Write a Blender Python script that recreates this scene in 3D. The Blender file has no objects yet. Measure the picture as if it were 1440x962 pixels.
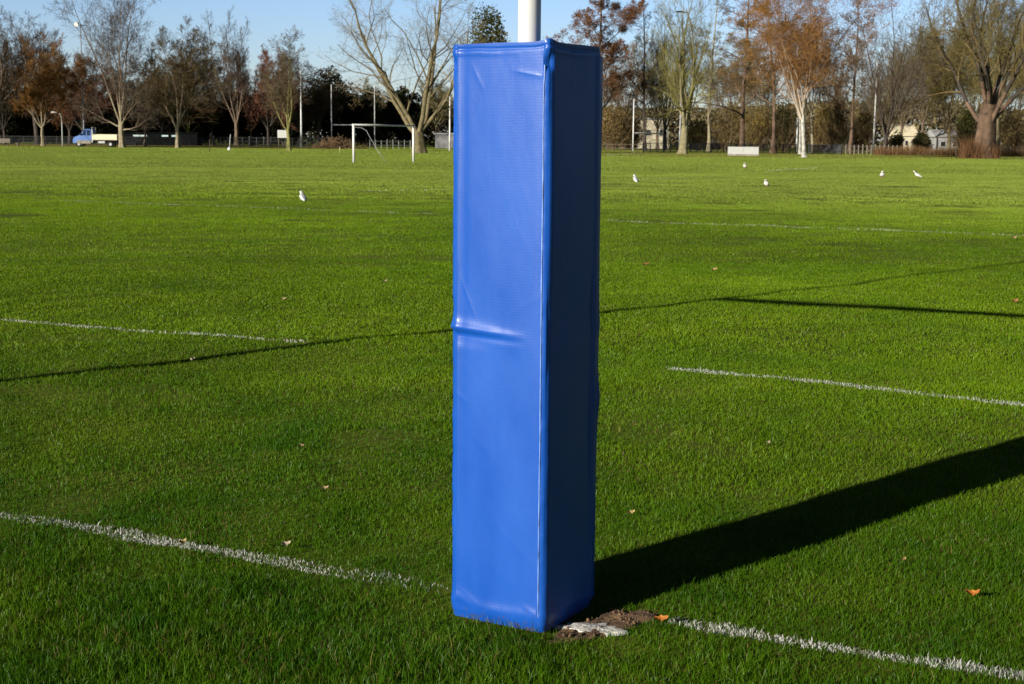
import bpy, bmesh, math, random
import numpy as np
from mathutils import Vector, Matrix

random.seed(7)
RNG = np.random.default_rng(11)
scene = bpy.context.scene
COL = scene.collection
R = math.radians

# ------------------------------------------------------------------ camera
F_PX, CAM_H, YH, ROLL = 2015.0, 1.52, 195.0, R(0.5)
PITCH = math.atan((481 - YH) / F_PX)
FW = np.array([0, math.cos(PITCH), -math.sin(PITCH)])
UP0 = np.array([0, math.sin(PITCH), math.cos(PITCH)])
RT0 = np.array([1.0, 0, 0])
RT = RT0 * math.cos(ROLL) + UP0 * math.sin(ROLL)
UP = UP0 * math.cos(ROLL) - RT0 * math.sin(ROLL)


def ray(x, y):
    return FW + RT * (x - 720) / F_PX - UP * (y - 481) / F_PX


def at(x, y, z=0.0):
    """ground point seen at photograph pixel (x, y)"""
    d = ray(x, y)
    t = (z - CAM_H) / d[2]
    return (float(d[0] * t), float(d[1] * t))


def pt(x, y, Y):
    """point at forward distance Y seen at pixel (x, y)"""
    d = ray(x, y)
    t = Y / d[1]
    return (float(d[0] * t), Y, float(CAM_H + d[2] * t))


cam_d = bpy.data.cameras.new("camera")
cam = bpy.data.objects.new("camera", cam_d)
COL.objects.link(cam)
cam_d.sensor_width = 36.0
cam_d.lens = F_PX / 1440 * 36.0
cam_d.clip_start = 0.1
cam_d.clip_end = 6000
M = Matrix(((RT[0], UP[0], -FW[0], 0), (RT[1], UP[1], -FW[1], 0), (RT[2], UP[2], -FW[2], CAM_H), (0, 0, 0, 1)))
cam.matrix_world = M
cam_d.dof.use_dof = True
cam_d.dof.focus_distance = 4.6
cam_d.dof.aperture_fstop = 18
scene.camera = cam

# ------------------------------------------------------------------ light
SUN_AZ, SUN_EL = R(45.6), R(17.0)      # direction the shadows run (from +Y towards +X)
world = bpy.data.worlds.new("World")
scene.world = world
world.use_nodes = True
wn = world.node_tree
bg = wn.nodes["Background"]
sky = wn.nodes.new("ShaderNodeTexSky")
sky.sky_type = 'NISHITA'
sky.sun_disc = False
sky.sun_elevation = SUN_EL
sky.sun_rotation = math.pi + SUN_AZ
sky.air_density = 1.0
sky.dust_density = 0.4
sky.ozone_density = 1.6
tcw = wn.nodes.new("ShaderNodeTexCoord")
sep = wn.nodes.new("ShaderNodeSeparateXYZ")
wn.links.new(tcw.outputs['Generated'], sep.inputs[0])
rampw = wn.nodes.new("ShaderNodeValToRGB")          # clear winter air: pale blue low down, deep blue overhead
el = rampw.color_ramp.elements
el[0].position = 0.0; el[0].color = (0.62, 0.70, 1.0, 1)
el[1].position = 0.14; el[1].color = (0.56, 0.68, 1.0, 1)
e_ = el.new(0.24); e_.color = (0.17, 0.20, 0.27, 1)
e_ = el.new(0.40); e_.color = (0.075, 0.08, 0.095, 1)
e_ = el.new(0.9); e_.color = (0.055, 0.06, 0.07, 1)
wn.links.new(sep.outputs['Z'], rampw.inputs[0])
mulw = wn.nodes.new("ShaderNodeMixRGB"); mulw.blend_type = 'MULTIPLY'; mulw.inputs[0].default_value = 1.0
wn.links.new(sky.outputs[0], mulw.inputs[1]); wn.links.new(rampw.outputs[0], mulw.inputs[2])
wn.links.new(mulw.outputs[0], bg.inputs[0])
bg.inputs[1].default_value = 0.132
sl = bpy.data.lights.new("sun", 'SUN')
sl.energy = 5.0
sl.angle = R(0.45)
sl.color = (1.0, 0.93, 0.80)
so = bpy.data.objects.new("sun", sl)
COL.objects.link(so)
sd = Vector((math.sin(SUN_AZ) * math.cos(SUN_EL), math.cos(SUN_AZ) * math.cos(SUN_EL), -math.sin(SUN_EL)))
so.rotation_euler = sd.to_track_quat('-Z', 'Y').to_euler()
so.location = (-20, -20, 20)
vs = scene.view_settings
vs.view_transform = 'Standard'
vs.look = 'None'
vs.exposure = 0.33
vs.gamma = 1.0
vs.use_curve_mapping = False
scene.render.engine = 'CYCLES'
scene.cycles.max_bounces = 6
scene.cycles.use_denoising = True


# ------------------------------------------------------------------ helpers
def tag(o, label=None, cat=None, group=None, kind=None):
    if label: o['label'] = label
    if cat: o['category'] = cat
    if group: o['group'] = group
    if kind: o['kind'] = kind
    return o


def empty(name, loc=(0, 0, 0), rz=0.0):
    o = bpy.data.objects.new(name, None)
    COL.objects.link(o)
    o.location = loc
    o.rotation_euler = (0, 0, rz)
    o.empty_display_size = 0.2
    return o


def link(name, me, mats, parent=None, loc=None, smooth=False):
    o = bpy.data.objects.new(name, me)
    COL.objects.link(o)
    for m in (mats if isinstance(mats, (list, tuple)) else [mats]):
        me.materials.append(m)
    if parent is not None:
        o.parent = parent
    if loc is not None:
        o.location = loc
    if smooth:
        me.polygons.foreach_set('use_smooth', np.ones(len(me.polygons), bool))
    return o


def arr_mesh(name, V, quads=None, tris=None, col=None, smooth=None):
    """mesh straight from numpy arrays; col is per-vertex rgb"""
    V = np.asarray(V, np.float32)
    q = np.zeros((0, 4), np.int32) if quads is None else np.asarray(quads, np.int32).reshape(-1, 4)
    t = np.zeros((0, 3), np.int32) if tris is None else np.asarray(tris, np.int32).reshape(-1, 3)
    me = bpy.data.meshes.new(name)
    me.vertices.add(len(V))
    me.vertices.foreach_set('co', V.ravel())
    nl = q.size + t.size
    me.loops.add(nl)
    me.loops.foreach_set('vertex_index', np.concatenate([q.ravel(), t.ravel()]).astype(np.int32))
    npoly = len(q) + len(t)
    me.polygons.add(npoly)
    ls = np.concatenate([np.arange(len(q)) * 4, q.size + np.arange(len(t)) * 3]).astype(np.int32)
    me.polygons.foreach_set('loop_start', ls)
    if smooth is not None:
        me.polygons.foreach_set('use_smooth', np.full(npoly, smooth, bool))
    if col is not None:
        a = me.color_attributes.new('Col', 'FLOAT_COLOR', 'POINT')
        c = np.ones((len(V), 4), np.float32)
        c[:, :3] = col
        a.data.foreach_set('color', c.ravel())
    me.update(calc_edges=True)
    return me


def hash2(ix, iy, s):
    h = (ix.astype(np.int64) * 374761393 + iy.astype(np.int64) * 668265263 + s * 974711) & 0x7fffffff
    h = ((h ^ (h >> 13)) * 1274126177) & 0x7fffffff
    return ((h ^ (h >> 16)) & 0xffff) / 65535.0


def vnoise(x, y, s=0):
    x = np.asarray(x, float); y = np.asarray(y, float)
    ix = np.floor(x); iy = np.floor(y)
    fx = x - ix; fy = y - iy
    fx = fx * fx * (3 - 2 * fx); fy = fy * fy * (3 - 2 * fy)
    a = hash2(ix, iy, s); b = hash2(ix + 1, iy, s); c = hash2(ix, iy + 1, s); d = hash2(ix + 1, iy + 1, s)
    return (a * (1 - fx) + b * fx) * (1 - fy) + (c * (1 - fx) + d * fx) * fy


def fbm(x, y, s=0, o=3):
    t = 0; a = 0.5; n = 0
    for k in range(o):
        t = t + a * vnoise(x * 2 ** k, y * 2 ** k, s + k * 17); n += a; a *= 0.5
    return t / n


def norm(v):
    return v / np.maximum(np.linalg.norm(v, axis=-1, keepdims=True), 1e-9)


def sstep(a, b, x):
    t = np.clip((np.asarray(x, float) - a) / (b - a), 0, 1)
    return t * t * (3 - 2 * t)


def tubes(P, Rr, ns):
    B, m1, _ = P.shape
    d = np.empty_like(P)
    d[:, 1:-1] = P[:, 2:] - P[:, :-2]; d[:, 0] = P[:, 1] - P[:, 0]; d[:, -1] = P[:, -1] - P[:, -2]
    d = norm(d)
    ref = np.where(np.abs(d[:, :1, 2:3]) < 0.9, np.array([0, 0, 1.0]), np.array([1.0, 0.1, 0]))
    a = norm(np.cross(d, np.broadcast_to(ref, d.shape))); b = np.cross(d, a)
    th = 2 * math.pi * np.arange(ns) / ns
    V = P[:, :, None] + (a[:, :, None] * np.cos(th)[None, None, :, None] + b[:, :, None] * np.sin(th)[None, None, :, None]) * Rr[:, :, None, None]
    idx = np.arange(B * m1 * ns).reshape(B, m1, ns)
    nx_ = np.roll(idx, -1, 2)
    q = np.stack([idx[:, :-1], nx_[:, :-1], nx_[:, 1:], idx[:, 1:]], -1).reshape(-1, 4)
    return V.reshape(-1, 3), q


# ------------------------------------------------------------------ materials
def pmat(name, col, rough=0.6, var=0.2, scale=5.0, bump=0.0, bscale=40.0, spec=0.5, metal=0.0, coat=0.0, detail=4.0):
    m = bpy.data.materials.new(name)
    m.use_nodes = True
    nt = m.node_tree
    p = nt.nodes['Principled BSDF']
    p.inputs['Roughness'].default_value = rough
    p.inputs['Specular IOR Level'].default_value = spec
    p.inputs['Metallic'].default_value = metal
    p.inputs['Coat Weight'].default_value = coat
    tc = nt.nodes.new('ShaderNodeTexCoord')
    nz = nt.nodes.new('ShaderNodeTexNoise')
    nz.inputs['Scale'].default_value = scale
    nz.inputs['Detail'].default_value = detail
    nt.links.new(tc.outputs['Object'], nz.inputs['Vector'])
    cr = nt.nodes.new('ShaderNodeValToRGB')
    cr.color_ramp.elements[0].position = 0.3
    cr.color_ramp.elements[1].position = 0.7
    cr.color_ramp.elements[0].color = tuple(c * (1 - var) for c in col) + (1,)
    cr.color_ramp.elements[1].color = tuple(min(1, c * (1 + var)) for c in col) + (1,)
    nt.links.new(nz.outputs['Fac'], cr.inputs['Fac'])
    nt.links.new(cr.outputs['Color'], p.inputs['Base Color'])
    if bump:
        n2 = nt.nodes.new('ShaderNodeTexNoise')
        n2.inputs['Scale'].default_value = bscale
        n2.inputs['Detail'].default_value = 6
        nt.links.new(tc.outputs['Object'], n2.inputs['Vector'])
        b = nt.nodes.new('ShaderNodeBump')
        b.inputs['Strength'].default_value = bump
        b.inputs['Distance'].default_value = 0.02
        nt.links.new(n2.outputs['Fac'], b.inputs['Height'])
        nt.links.new(b.outputs['Normal'], p.inputs['Normal'])
    return m


def attr_mat(name, trans=0.2, gloss=0.0, grough=0.4):
    m = bpy.data.materials.new(name)
    m.use_nodes = True
    nt = m.node_tree
    nt.nodes.remove(nt.nodes['Principled BSDF'])
    out = nt.nodes['Material Output']
    at_ = nt.nodes.new('ShaderNodeAttribute')
    at_.attribute_name = 'Col'
    d = nt.nodes.new('ShaderNodeBsdfDiffuse')
    nt.links.new(at_.outputs['Color'], d.inputs['Color'])
    last = d.outputs[0]
    if trans:
        t = nt.nodes.new('ShaderNodeBsdfTranslucent')
        nt.links.new(at_.outputs['Color'], t.inputs['Color'])
        mx = nt.nodes.new('ShaderNodeMixShader')
        mx.inputs[0].default_value = trans
        nt.links.new(last, mx.inputs[1]); nt.links.new(t.outputs[0], mx.inputs[2])
        last = mx.outputs[0]
    if gloss:
        g = nt.nodes.new('ShaderNodeBsdfGlossy')
        g.inputs['Roughness'].default_value = grough
        mx = nt.nodes.new('ShaderNodeMixShader')
        mx.inputs[0].default_value = gloss
        nt.links.new(last, mx.inputs[1]); nt.links.new(g.outputs[0], mx.inputs[2])
        last = mx.outputs[0]
    nt.links.new(last, out.inputs['Surface'])
    return m


M_GRASS = attr_mat('grass_blade', 0.28, 0.012, 0.4)
M_PAINTED = attr_mat('painted_grass', 0.15)
M_TWIG = attr_mat('twigs', 0.05)
M_LEAF = attr_mat('foliage', 0.18)
M_WHITE = pmat('white_paint', (0.80, 0.80, 0.78), 0.35, 0.04, 8)
M_WHITE_DULL = pmat('weathered_white', (0.55, 0.55, 0.53), 0.6, 0.12, 6)
M_STEEL = pmat('galvanised_steel', (0.33, 0.34, 0.35), 0.5, 0.1, 10, metal=0.3)
M_BLACK = pmat('black_paint', (0.012, 0.014, 0.016), 0.5, 0.2, 10)
M_DARKWOOD = pmat('dark_wood', (0.10, 0.075, 0.05), 0.8, 0.3, 8)
M_WOOD = pmat('weathered_wood', (0.22, 0.19, 0.155), 0.8, 0.25, 9)
M_TRUCKBLUE = pmat('truck_blue', (0.15, 0.26, 0.62), 0.35, 0.06, 2, coat=0.4)
M_CREAM = pmat('cream_panel', (0.86, 0.76, 0.54), 0.55, 0.08, 3)
M_GLASS = pmat('dark_glass', (0.02, 0.04, 0.10), 0.08, 0.1, 2, spec=0.8)
M_PANE = pmat('house_pane', (0.03, 0.033, 0.036), 0.2, 0.1, 2)
M_RUBBER = pmat('rubber', (0.012, 0.012, 0.013), 0.85, 0.2, 10)
M_TAN = pmat('tan_rail_sill_reflection', (0.30, 0.26, 0.21), 0.55, 0.25, 3)  # tan painted for the reflection on the truck's lower cab; plain on bench rail
M_RENDERWALL = pmat('cream_render', (0.62, 0.56, 0.42), 0.85, 0.1, 0.8)
M_WHITEWALL = pmat('white_render', (0.33, 0.33, 0.33), 0.85, 0.08, 0.8)
M_ROOF = pmat('grey_roof', (0.16, 0.155, 0.16), 0.8, 0.2, 2)
M_ROOFPALE = pmat('pale_roof', (0.42, 0.42, 0.43), 0.7, 0.08, 2)
M_SHED = pmat('shed_dark', (0.006, 0.007, 0.007), 0.9, 0.2, 2, spec=0.05)
M_PALEPANE = pmat('pale_pane', (0.45, 0.56, 0.58), 0.3, 0.1, 2)
BARK = {
    'pale': pmat('pale_bark', (0.27, 0.225, 0.145), 0.9, 0.35, 2.5, bump=0.6, bscale=12),
    'brown': pmat('brown_bark', (0.15, 0.105, 0.07), 0.9, 0.35, 2.5, bump=0.6, bscale=12),
    'dark': pmat('dark_bark', (0.055, 0.042, 0.032), 0.9, 0.35, 2.5, bump=0.6, bscale=12),
    'moss': pmat('mossy_bark', (0.20, 0.19, 0.06), 0.9, 0.35, 2.5, bump=0.6, bscale=12),
    'limepale': pmat('lime_pale_bark', (0.24, 0.21, 0.115), 0.9, 0.35, 2.5, bump=0.6, bscale=12),
    'olive': pmat('olive_bark', (0.17, 0.14, 0.07), 0.9, 0.4, 2.5, bump=0.6, bscale=12),
    'red': pmat('reddish_bark', (0.14, 0.088, 0.056), 0.9, 0.4, 1.6, bump=0.8, bscale=8),
    'birch': pmat('birch_bark', (0.46, 0.44, 0.39), 0.8, 0.45, 2.2, bump=0.3, bscale=10),
}


# ------------------------------------------------------------------ small mesh helpers
def bm_box(bm, c, s, rz=0.0, bev=0.0):
    r = bmesh.ops.create_cube(bm, size=1.0)
    vs_ = r['verts']
    bmesh.ops.scale(bm, vec=s, verts=vs_)
    if bev:
        es = list({e for v in vs_ for e in v.link_edges})
        rb = bmesh.ops.bevel(bm, geom=es, offset=bev, segments=2, affect='EDGES')
        vs_ = list({v for f in rb['faces'] for v in f.verts} | {v for v in vs_ if v.is_valid})
    if rz:
        bmesh.ops.rotate(bm, cent=(0, 0, 0), matrix=Matrix.Rotation(rz, 3, 'Z'), verts=vs_)
    bmesh.ops.translate(bm, vec=c, verts=vs_)
    return vs_


def bm_tube(bm, pts, radii, n=10, caps=True):
    pts = [Vector(p) for p in pts]
    if not hasattr(radii, '__len__'):
        radii = [radii] * len(pts)
    rings = []
    for i, p in enumerate(pts):
        d = (pts[min(i + 1, len(pts) - 1)] - pts[max(i - 1, 0)]).normalized()
        ref = Vector((0, 0, 1)) if abs(d.z) < 0.9 else Vector((1, 0, 0))
        a = d.cross(ref).normalized(); b = d.cross(a)
        rings.append([bm.verts.new(p + (a * math.cos(2 * math.pi * k / n) + b * math.sin(2 * math.pi * k / n)) * radii[i]) for k in range(n)])
    for i in range(len(rings) - 1):
        for k in range(n):
            f = bm.faces.new((rings[i][k], rings[i][(k + 1) % n], rings[i + 1][(k + 1) % n], rings[i + 1][k]))
            f.smooth = True
    if caps:
        bm.faces.new(rings[0]); bm.faces.new(rings[-1][::-1])


def bm_prism(bm, poly, y0, y1):
    """extrude an xz outline along y"""
    a = [bm.verts.new((x, y0, z)) for x, z in poly]
    b = [bm.verts.new((x, y1, z)) for x, z in poly]
    n = len(poly)
    for k in range(n):
        bm.faces.new((a[k], a[(k + 1) % n], b[(k + 1) % n], b[k]))
    bm.faces.new(a[::-1]); bm.faces.new(b)


def bm_obj(name, bm, mats, parent=None, loc=None, rz=None):
    bmesh.ops.recalc_face_normals(bm, faces=bm.faces)
    me = bpy.data.meshes.new(name)
    bm.to_mesh(me); bm.free()
    o = link(name, me, mats, parent, loc)
    if rz is not None:
        o.rotation_euler = (0, 0, rz)
    return o


# ------------------------------------------------------------------ ground
PAD_C = (0.045, 4.50)
PAD_TH = R(-30.0)
PAD_A = 0.335
ca, sa = math.cos(PAD_TH), math.sin(PAD_TH)
G_DIR = np.array([-0.903, 0.4297])      # along the goal line, away to the left
G_NRM = np.array([0.4297, 0.903])       # into the field of play


def zg(x, y):
    x = np.asarray(x, float); y = np.asarray(y, float)
    near = 1 - sstep(40, 90, np.hypot(x, y))
    z = (fbm(x * 0.55 + 3.1, y * 0.55 + 8.2, 5, 2) - 0.5) * 0.05 * near
    z = z + (fbm(x * 2.2, y * 2.2, 9, 2) - 0.5) * 0.022 * near
    return z


SOIL_C = np.array(at(856, 873))
def soil_mask(x, y):
    """1 on the bare earth beside the pad"""
    dx = x - SOIL_C[0]; dy = y - SOIL_C[1]
    u = dx * 0.80 - dy * -0.60; v = dx * -0.60 + dy * 0.80
    u = dx * 0.766 + dy * 0.643; v = -dx * 0.643 + dy * 0.766
    r = np.sqrt((u / 0.225) ** 2 + (v / 0.076) ** 2) + (fbm(x * 9, y * 9, 31, 2) - 0.5) * 0.7
    return 1 - sstep(0.85, 1.1, r)


def pad_inside(x, y, mrg=0.0):
    dx = x - PAD_C[0]; dy = y - PAD_C[1]
    u = dx * ca + dy * sa; v = -dx * sa + dy * ca
    h = PAD_A / 2 + mrg
    return (np.abs(u) < h) & (np.abs(v) < h)


xs = np.concatenate([-np.geomspace(2600, 6.1, 60), np.arange(-6, 6.01, 0.08), np.geomspace(6.1, 2600, 60)])
ys = np.concatenate([[-300, -60, -15, -4, 0, 1.5, 2.5], np.arange(3, 16, 0.08), np.geomspace(16.1, 3500, 110)])
GX, GY = np.meshgrid(xs, ys)
GZ = zg(GX, GY)
nx, ny = len(xs), len(ys)
idx = np.arange(nx * ny).reshape(ny, nx)
gq = np.stack([idx[:-1, :-1], idx[:-1, 1:], idx[1:, 1:], idx[1:, :-1]], -1).reshape(-1, 4)
gme = arr_mesh('ground', np.stack([GX, GY, GZ], -1).reshape(-1, 3), gq, smooth=True)
mg = bpy.data.materials.new('turf_soil')
mg.use_nodes = True
nt = mg.node_tree
p = nt.nodes['Principled BSDF']
p.inputs['Roughness'].default_value = 0.95
p.inputs['Specular IOR Level'].default_value = 0.1
tc = nt.nodes.new('ShaderNodeTexCoord')
n1 = nt.nodes.new('ShaderNodeTexNoise'); n1.inputs['Scale'].default_value = 0.35; n1.inputs['Detail'].default_value = 8
n2 = nt.nodes.new('ShaderNodeTexNoise'); n2.inputs['Scale'].default_value = 30; n2.inputs['Detail'].default_value = 6
nt.links.new(tc.outputs['Object'], n1.inputs['Vector']); nt.links.new(tc.outputs['Object'], n2.inputs['Vector'])
ma = nt.nodes.new('ShaderNodeMath'); ma.operation = 'ADD'
nt.links.new(n1.outputs['Fac'], ma.inputs[0]); nt.links.new(n2.outputs['Fac'], ma.inputs[1])
cr = nt.nodes.new('ShaderNodeValToRGB')
cr.color_ramp.elements[0].position = 0.75; cr.color_ramp.elements[0].color = (0.055, 0.085, 0.008, 1)
cr.color_ramp.elements[1].position = 1.25; cr.color_ramp.elements[1].color = (0.13, 0.165, 0.018, 1)
nt.links.new(ma.outputs[0], cr.inputs['Fac']); nt.links.new(cr.outputs['Color'], p.inputs['Base Color'])
tag(link('ground', gme, mg), 'flat green playing field turf reaching back to the trees', None, None, 'structure')


# ------------------------------------------------------------------ painted lines (ground distance along the goal-line normal)
def line_from(px0, px1, half, prob, gaps=0.5, seed=0):
    a = np.array(at(*px0)); b = np.array(at(*px1))
    return dict(a=a, b=b, half=half, prob=prob, gaps=gaps, seed=seed)


LINES = [
    line_from((-420, 656), (633, 830), 0.050, 0.90, 0.30, 1),
    line_from((938, 872), (1800, 1013), 0.046, 0.82, 0.36, 2),
    line_from((-500, 407), (441, 485), 0.050, 0.78, 0.28, 3),
    line_from((922, 519), (1700, 592), 0.050, 0.78, 0.18, 4),
    line_from((60, 281.5), (632, 302), 0.075, 0.42, 0.42, 5),
    line_from((848, 310), (1700, 341), 0.075, 0.55, 0.42, 6),
    line_from((1078, 240.5), (1150, 236.2), 0.09, 0.9, 0.2, 7),
    line_from((480, 270), (640, 267), 0.08, 0.35, 0.5, 8),
    line_from((850, 219), (915, 213.5), 0.09, 0.8, 0.2, 9),
    line_from((880, 253.5), (1000, 249.5), 0.09, 0.4, 0.5, 10),
]


def on_line(L, x, y, jit):
    d = L['b'] - L['a']; ln = np.linalg.norm(d); d = d / ln
    rx = x - L['a'][0]; ry = y - L['a'][1]
    s = rx * d[0] + ry * d[1]; w = -rx * d[1] + ry * d[0]
    wob = (fbm(s * 2.1, s * 0 + L['seed'], 41, 3) - 0.5) * 0.05
    edge = L['half'] * (0.35 + 1.1 * fbm(s * 5, w * 0 + 7 * L['seed'], 43, 2))
    wear = sstep(L['gaps'] * 0.55, L['gaps'] * 0.55 + 0.25, fbm(s * 1.1 + 13 * L['seed'], w * 6 + 3, 47, 3))
    ok = (s > 0) & (s < ln) & (np.abs(w + wob) < edge)
    fade = sstep(0, 0.15, s) * ((0.4 + 0.6 * sstep(0.1, 0.35, ln - s)) if L['seed'] == 1 else sstep(0, 0.15, ln - s)) if ln > 3 else 1.0
    return ok & (jit < L['prob'] * wear * fade)


# ------------------------------------------------------------------ grass
def blades(n_m2, y0, y1, h, w, five, seed, spread=0.42):
    rng = np.random.default_rng(seed)
    hw = lambda Y: spread * Y + 0.8
    A = (hw(y0) + hw(y1)) * (y1 - y0)
    n = int(A * n_m2)
    Y = np.sqrt(rng.random(n) * (hw(y1) ** 2 - hw(y0) ** 2) + hw(y0) ** 2)
    Y = (Y - 0.8) / spread
    X = (rng.random(n) * 2 - 1) * hw(Y)
    return X, Y, rng


def grass_colour(x, y, rng):
    n = len(x)
    s = (x - PAD_C[0]) * G_NRM[0] + (y - PAD_C[1]) * G_NRM[1]    # distance beyond the goal line
    big = fbm(x * 0.10 + 5, y * 0.10 + 2, 61, 3)
    mid = fbm(x * 0.9, y * 0.9, 67, 3)
    sml = fbm(x * 4.5, y * 4.5, 71, 2)
    mow = 0.5 + 0.5 * np.sin(s * 2 * math.pi / 9.0 + 1.0)
    k = np.clip(0.12 + 0.38 * sstep(-0.3, 7, s) + 0.40 * sstep(7, 40, s) + 0.55 * (big - 0.5) + 0.45 * (mid - 0.5) + 0.35 * (sml - 0.5) + 0.06 * mow * sstep(10, 30, s), 0, 1)
    c0 = np.array([0.036, 0.115, 0.0030]); c1 = np.array([0.205, 0.325, 0.008])
    c = c0 + (c1 - c0) * k[:, None]
    fr = 0.85 * sstep(16, 42, s)[:, None]
    c = c * (1 - fr) + fr * np.array([0.238, 0.302, 0.052]) * (0.85 + 0.3 * k[:, None])
    jv = 0.44 - 0.22 * sstep(8, 25, y)
    c *= (1 - jv / 2 + jv * rng.random(n))[:, None]
    c *= (0.85 + 0.45 * (fbm(x * 0.35, y * 0.35, 77, 2)))[:, None] 
    dead = rng.random(n) < (0.014 + 0.02 * (s < 0) + 0.06 * sstep(0.60, 0.75, fbm(x * 1.7, y * 1.7, 79, 2)))
    c[dead] = np.array([0.22, 0.17, 0.05]) * (0.6 + 0.6 * rng.random(dead.sum()))[:, None]
    # leaf litter and rough under the trees at the far side
    far = np.where(x < 0, sstep(178, 190, y + 8 * (fbm(x * 0.2, y * 0.2, 83, 2) - 0.5)), 0.55 * sstep(120, 145, y + 14 * (fbm(x * 0.12, y * 0.12, 87, 2) - 0.5)))
    far = far * np.where((x > -22) & (x < 0), 0.25, 1.0)
    lit = rng.random(n) < 0.8 * far
    c[lit] = np.array([0.20, 0.135, 0.045]) * (0.6 + 0.7 * rng.random(lit.sum()))[:, None]
    return c


def blade_mesh(X, Y, H, Wd, C, five, rng):
    n = len(X)
    az = rng.random(n) * 2 * math.pi
    la = rng.random(n) * 2 * math.pi
    lean = H * (0.15 + 0.75 * rng.random(n) ** 1.3)
    zb = zg(X, Y) - 0.004
    wx, wy = np.cos(az) * Wd / 2, np.sin(az) * Wd / 2
    lx, ly = np.cos(la) * lean, np.sin(la) * lean
    Z = np.zeros(n)
    if five:
        V = np.stack([
            np.stack([X - wx, Y - wy, zb], -1), np.stack([X + wx, Y + wy, zb], -1),
            np.stack([X + lx * .35 - wx * .85, Y + ly * .35 - wy * .85, zb + H * .6], -1), np.stack([X + lx * .35 + wx * .85, Y + ly * .35 + wy * .85, zb + H * .6], -1),
            np.stack([X + lx, Y + ly, zb + H * (1 - .25 * (lean / H) ** 2)], -1)], 1)
        b = (np.arange(n) * 5)[:, None]
        q = b + np.array([0, 1, 3, 2]); t = b + np.array([2, 3, 4])
        return V.reshape(-1, 3), q, t, np.repeat(C, 5, 0)
    V = np.stack([
        np.stack([X - wx, Y - wy, zb], -1), np.stack([X + wx, Y + wy, zb], -1),
        np.stack([X + lx, Y + ly, zb + H * (1 - .25 * (lean / H) ** 2)], -1)], 1)
    b = (np.arange(n) * 3)[:, None]
    return V.reshape(-1, 3), np.zeros((0, 4), int), b + np.array([0, 1, 2]), np.repeat(C, 3, 0)


ZONES = [  # density per m2, from, to, height, width, five-vertex blades
    (20000, 3.35, 6.0, 0.025, 0.0022, True),
    (11000, 6.0, 10.0, 0.026, 0.0028, True),
    (5200, 10.0, 18.0, 0.028, 0.0042, True),
    (2100, 18.0, 35.0, 0.032, 0.0070, False),
    (540, 35.0, 70.0, 0.038, 0.015, False),
    (140, 70.0, 130.0, 0.040, 0.024, False),
    (34, 130.0, 235.0, 0.05, 0.05, False),
]
parts = []
lineparts = [[] for _ in LINES]
for zi, (dn, y0, y1, h, w, five) in enumerate(ZONES):
    X, Y, rng = blades(dn, y0, y1, h, w, five, 100 + zi)
    keep = ~pad_inside(X, Y, 0.012)
    if y0 < 6:
        keep &= rng.random(len(X)) > 0.985 * soil_mask(X, Y)
    X, Y = X[keep], Y[keep]
    s = (X - PAD_C[0]) * G_NRM[0] + (Y - PAD_C[1]) * G_NRM[1]
    clump = fbm(X * 3.0, Y * 3.0, 91, 3)
    clump = 0.5 + (clump - 0.5) * (1 - 0.6 * sstep(8, 25, Y))
    H = h * (0.55 + 0.55 * rng.random(len(X))) * (0.55 + 0.90 * clump + 0.5 * (clump - 0.5) * (s < -0.1))
    H *= 1.0 + 0.75 * (1 - sstep(-0.35, 0.1, s))
    tuft = (rng.random(len(X)) < 0.012)
    H[tuft] *= 1.7
    Wd = w * (0.7 + 0.6 * rng.random(len(X)))
    C = grass_colour(X, Y, rng)
    thin = sstep(0.62, 0.78, fbm(X * 1.4 + 40, Y * 1.4, 97, 3))
    kp = rng.random(len(X)) > 0.6 * thin * (1 - sstep(9, 16, Y))
    X, Y, H, Wd, C, s = X[kp], Y[kp], H[kp], Wd[kp], C[kp], s[kp]
    jit = rng.random(len(X))
    used = np.zeros(len(X), bool)
    for li, L in enumerate(LINES):
        m = on_line(L, X, Y, jit) & ~used
        used |= m
        if m.any():
            g = 0.46 + 0.26 * rng.random(m.sum())
            cw = np.stack([g, g, g * 0.97], -1)
            dirty = rng.random(m.sum()) < 0.25
            cw[dirty] = cw[dirty] * 0.45 + C[m][dirty] * 0.6
            hh = H[m] * (0.82 if y1 < 20 else 1.1)
            lineparts[li].append(blade_mesh(X[m], Y[m], hh, Wd[m] * 1.25, cw, five, rng))
    u = ~used
    parts.append(blade_mesh(X[u], Y[u], H[u], Wd[u], C[u], five, rng))


def join_parts(pl):
    V, Q, T, C = [], [], [], []
    o = 0
    for v, q, t, c in pl:
        V.append(v); Q.append(q + o); T.append(t + o); C.append(c); o += len(v)
    return np.concatenate(V), np.concatenate(Q), np.concatenate(T), np.concatenate(C)


V, Q, T, C = join_parts(parts)
tag(link('grass', arr_mesh('grass', V, Q, T, C), M_GRASS), 'short mown grass blades covering the playing field', None, None, 'stuff')
LINE_LABELS = [
    'white painted goal line through the grass left of the blue pad foot',
    'white painted goal line through the grass right of the blue pad foot',
    'worn white line left of the pad, ending where a thin shadow meets it',
    'worn white line across the grass to the right of the pad, beyond its wide shadow',
    'faint worn line in the grass behind the nearest gull on the left side',
    'faint worn line crossing the far grass on the right side of the pad',
    'short bright white line end on the far field between the gulls',
    'faint short line on the far field in front of the football goal',
    'pale line beside the foot of the white goal right of the pad',
    'faint short line on the far field close to the gull nearest the pad',
]
for L, pl, lab in zip(LINES, lineparts, LINE_LABELS):
    if pl:
        V, Q, T, C = join_parts(pl)
        tag(link('painted_line', arr_mesh('painted_line', V, Q, T, C), M_PAINTED), lab, 'pitch line', 'painted pitch lines')

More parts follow.
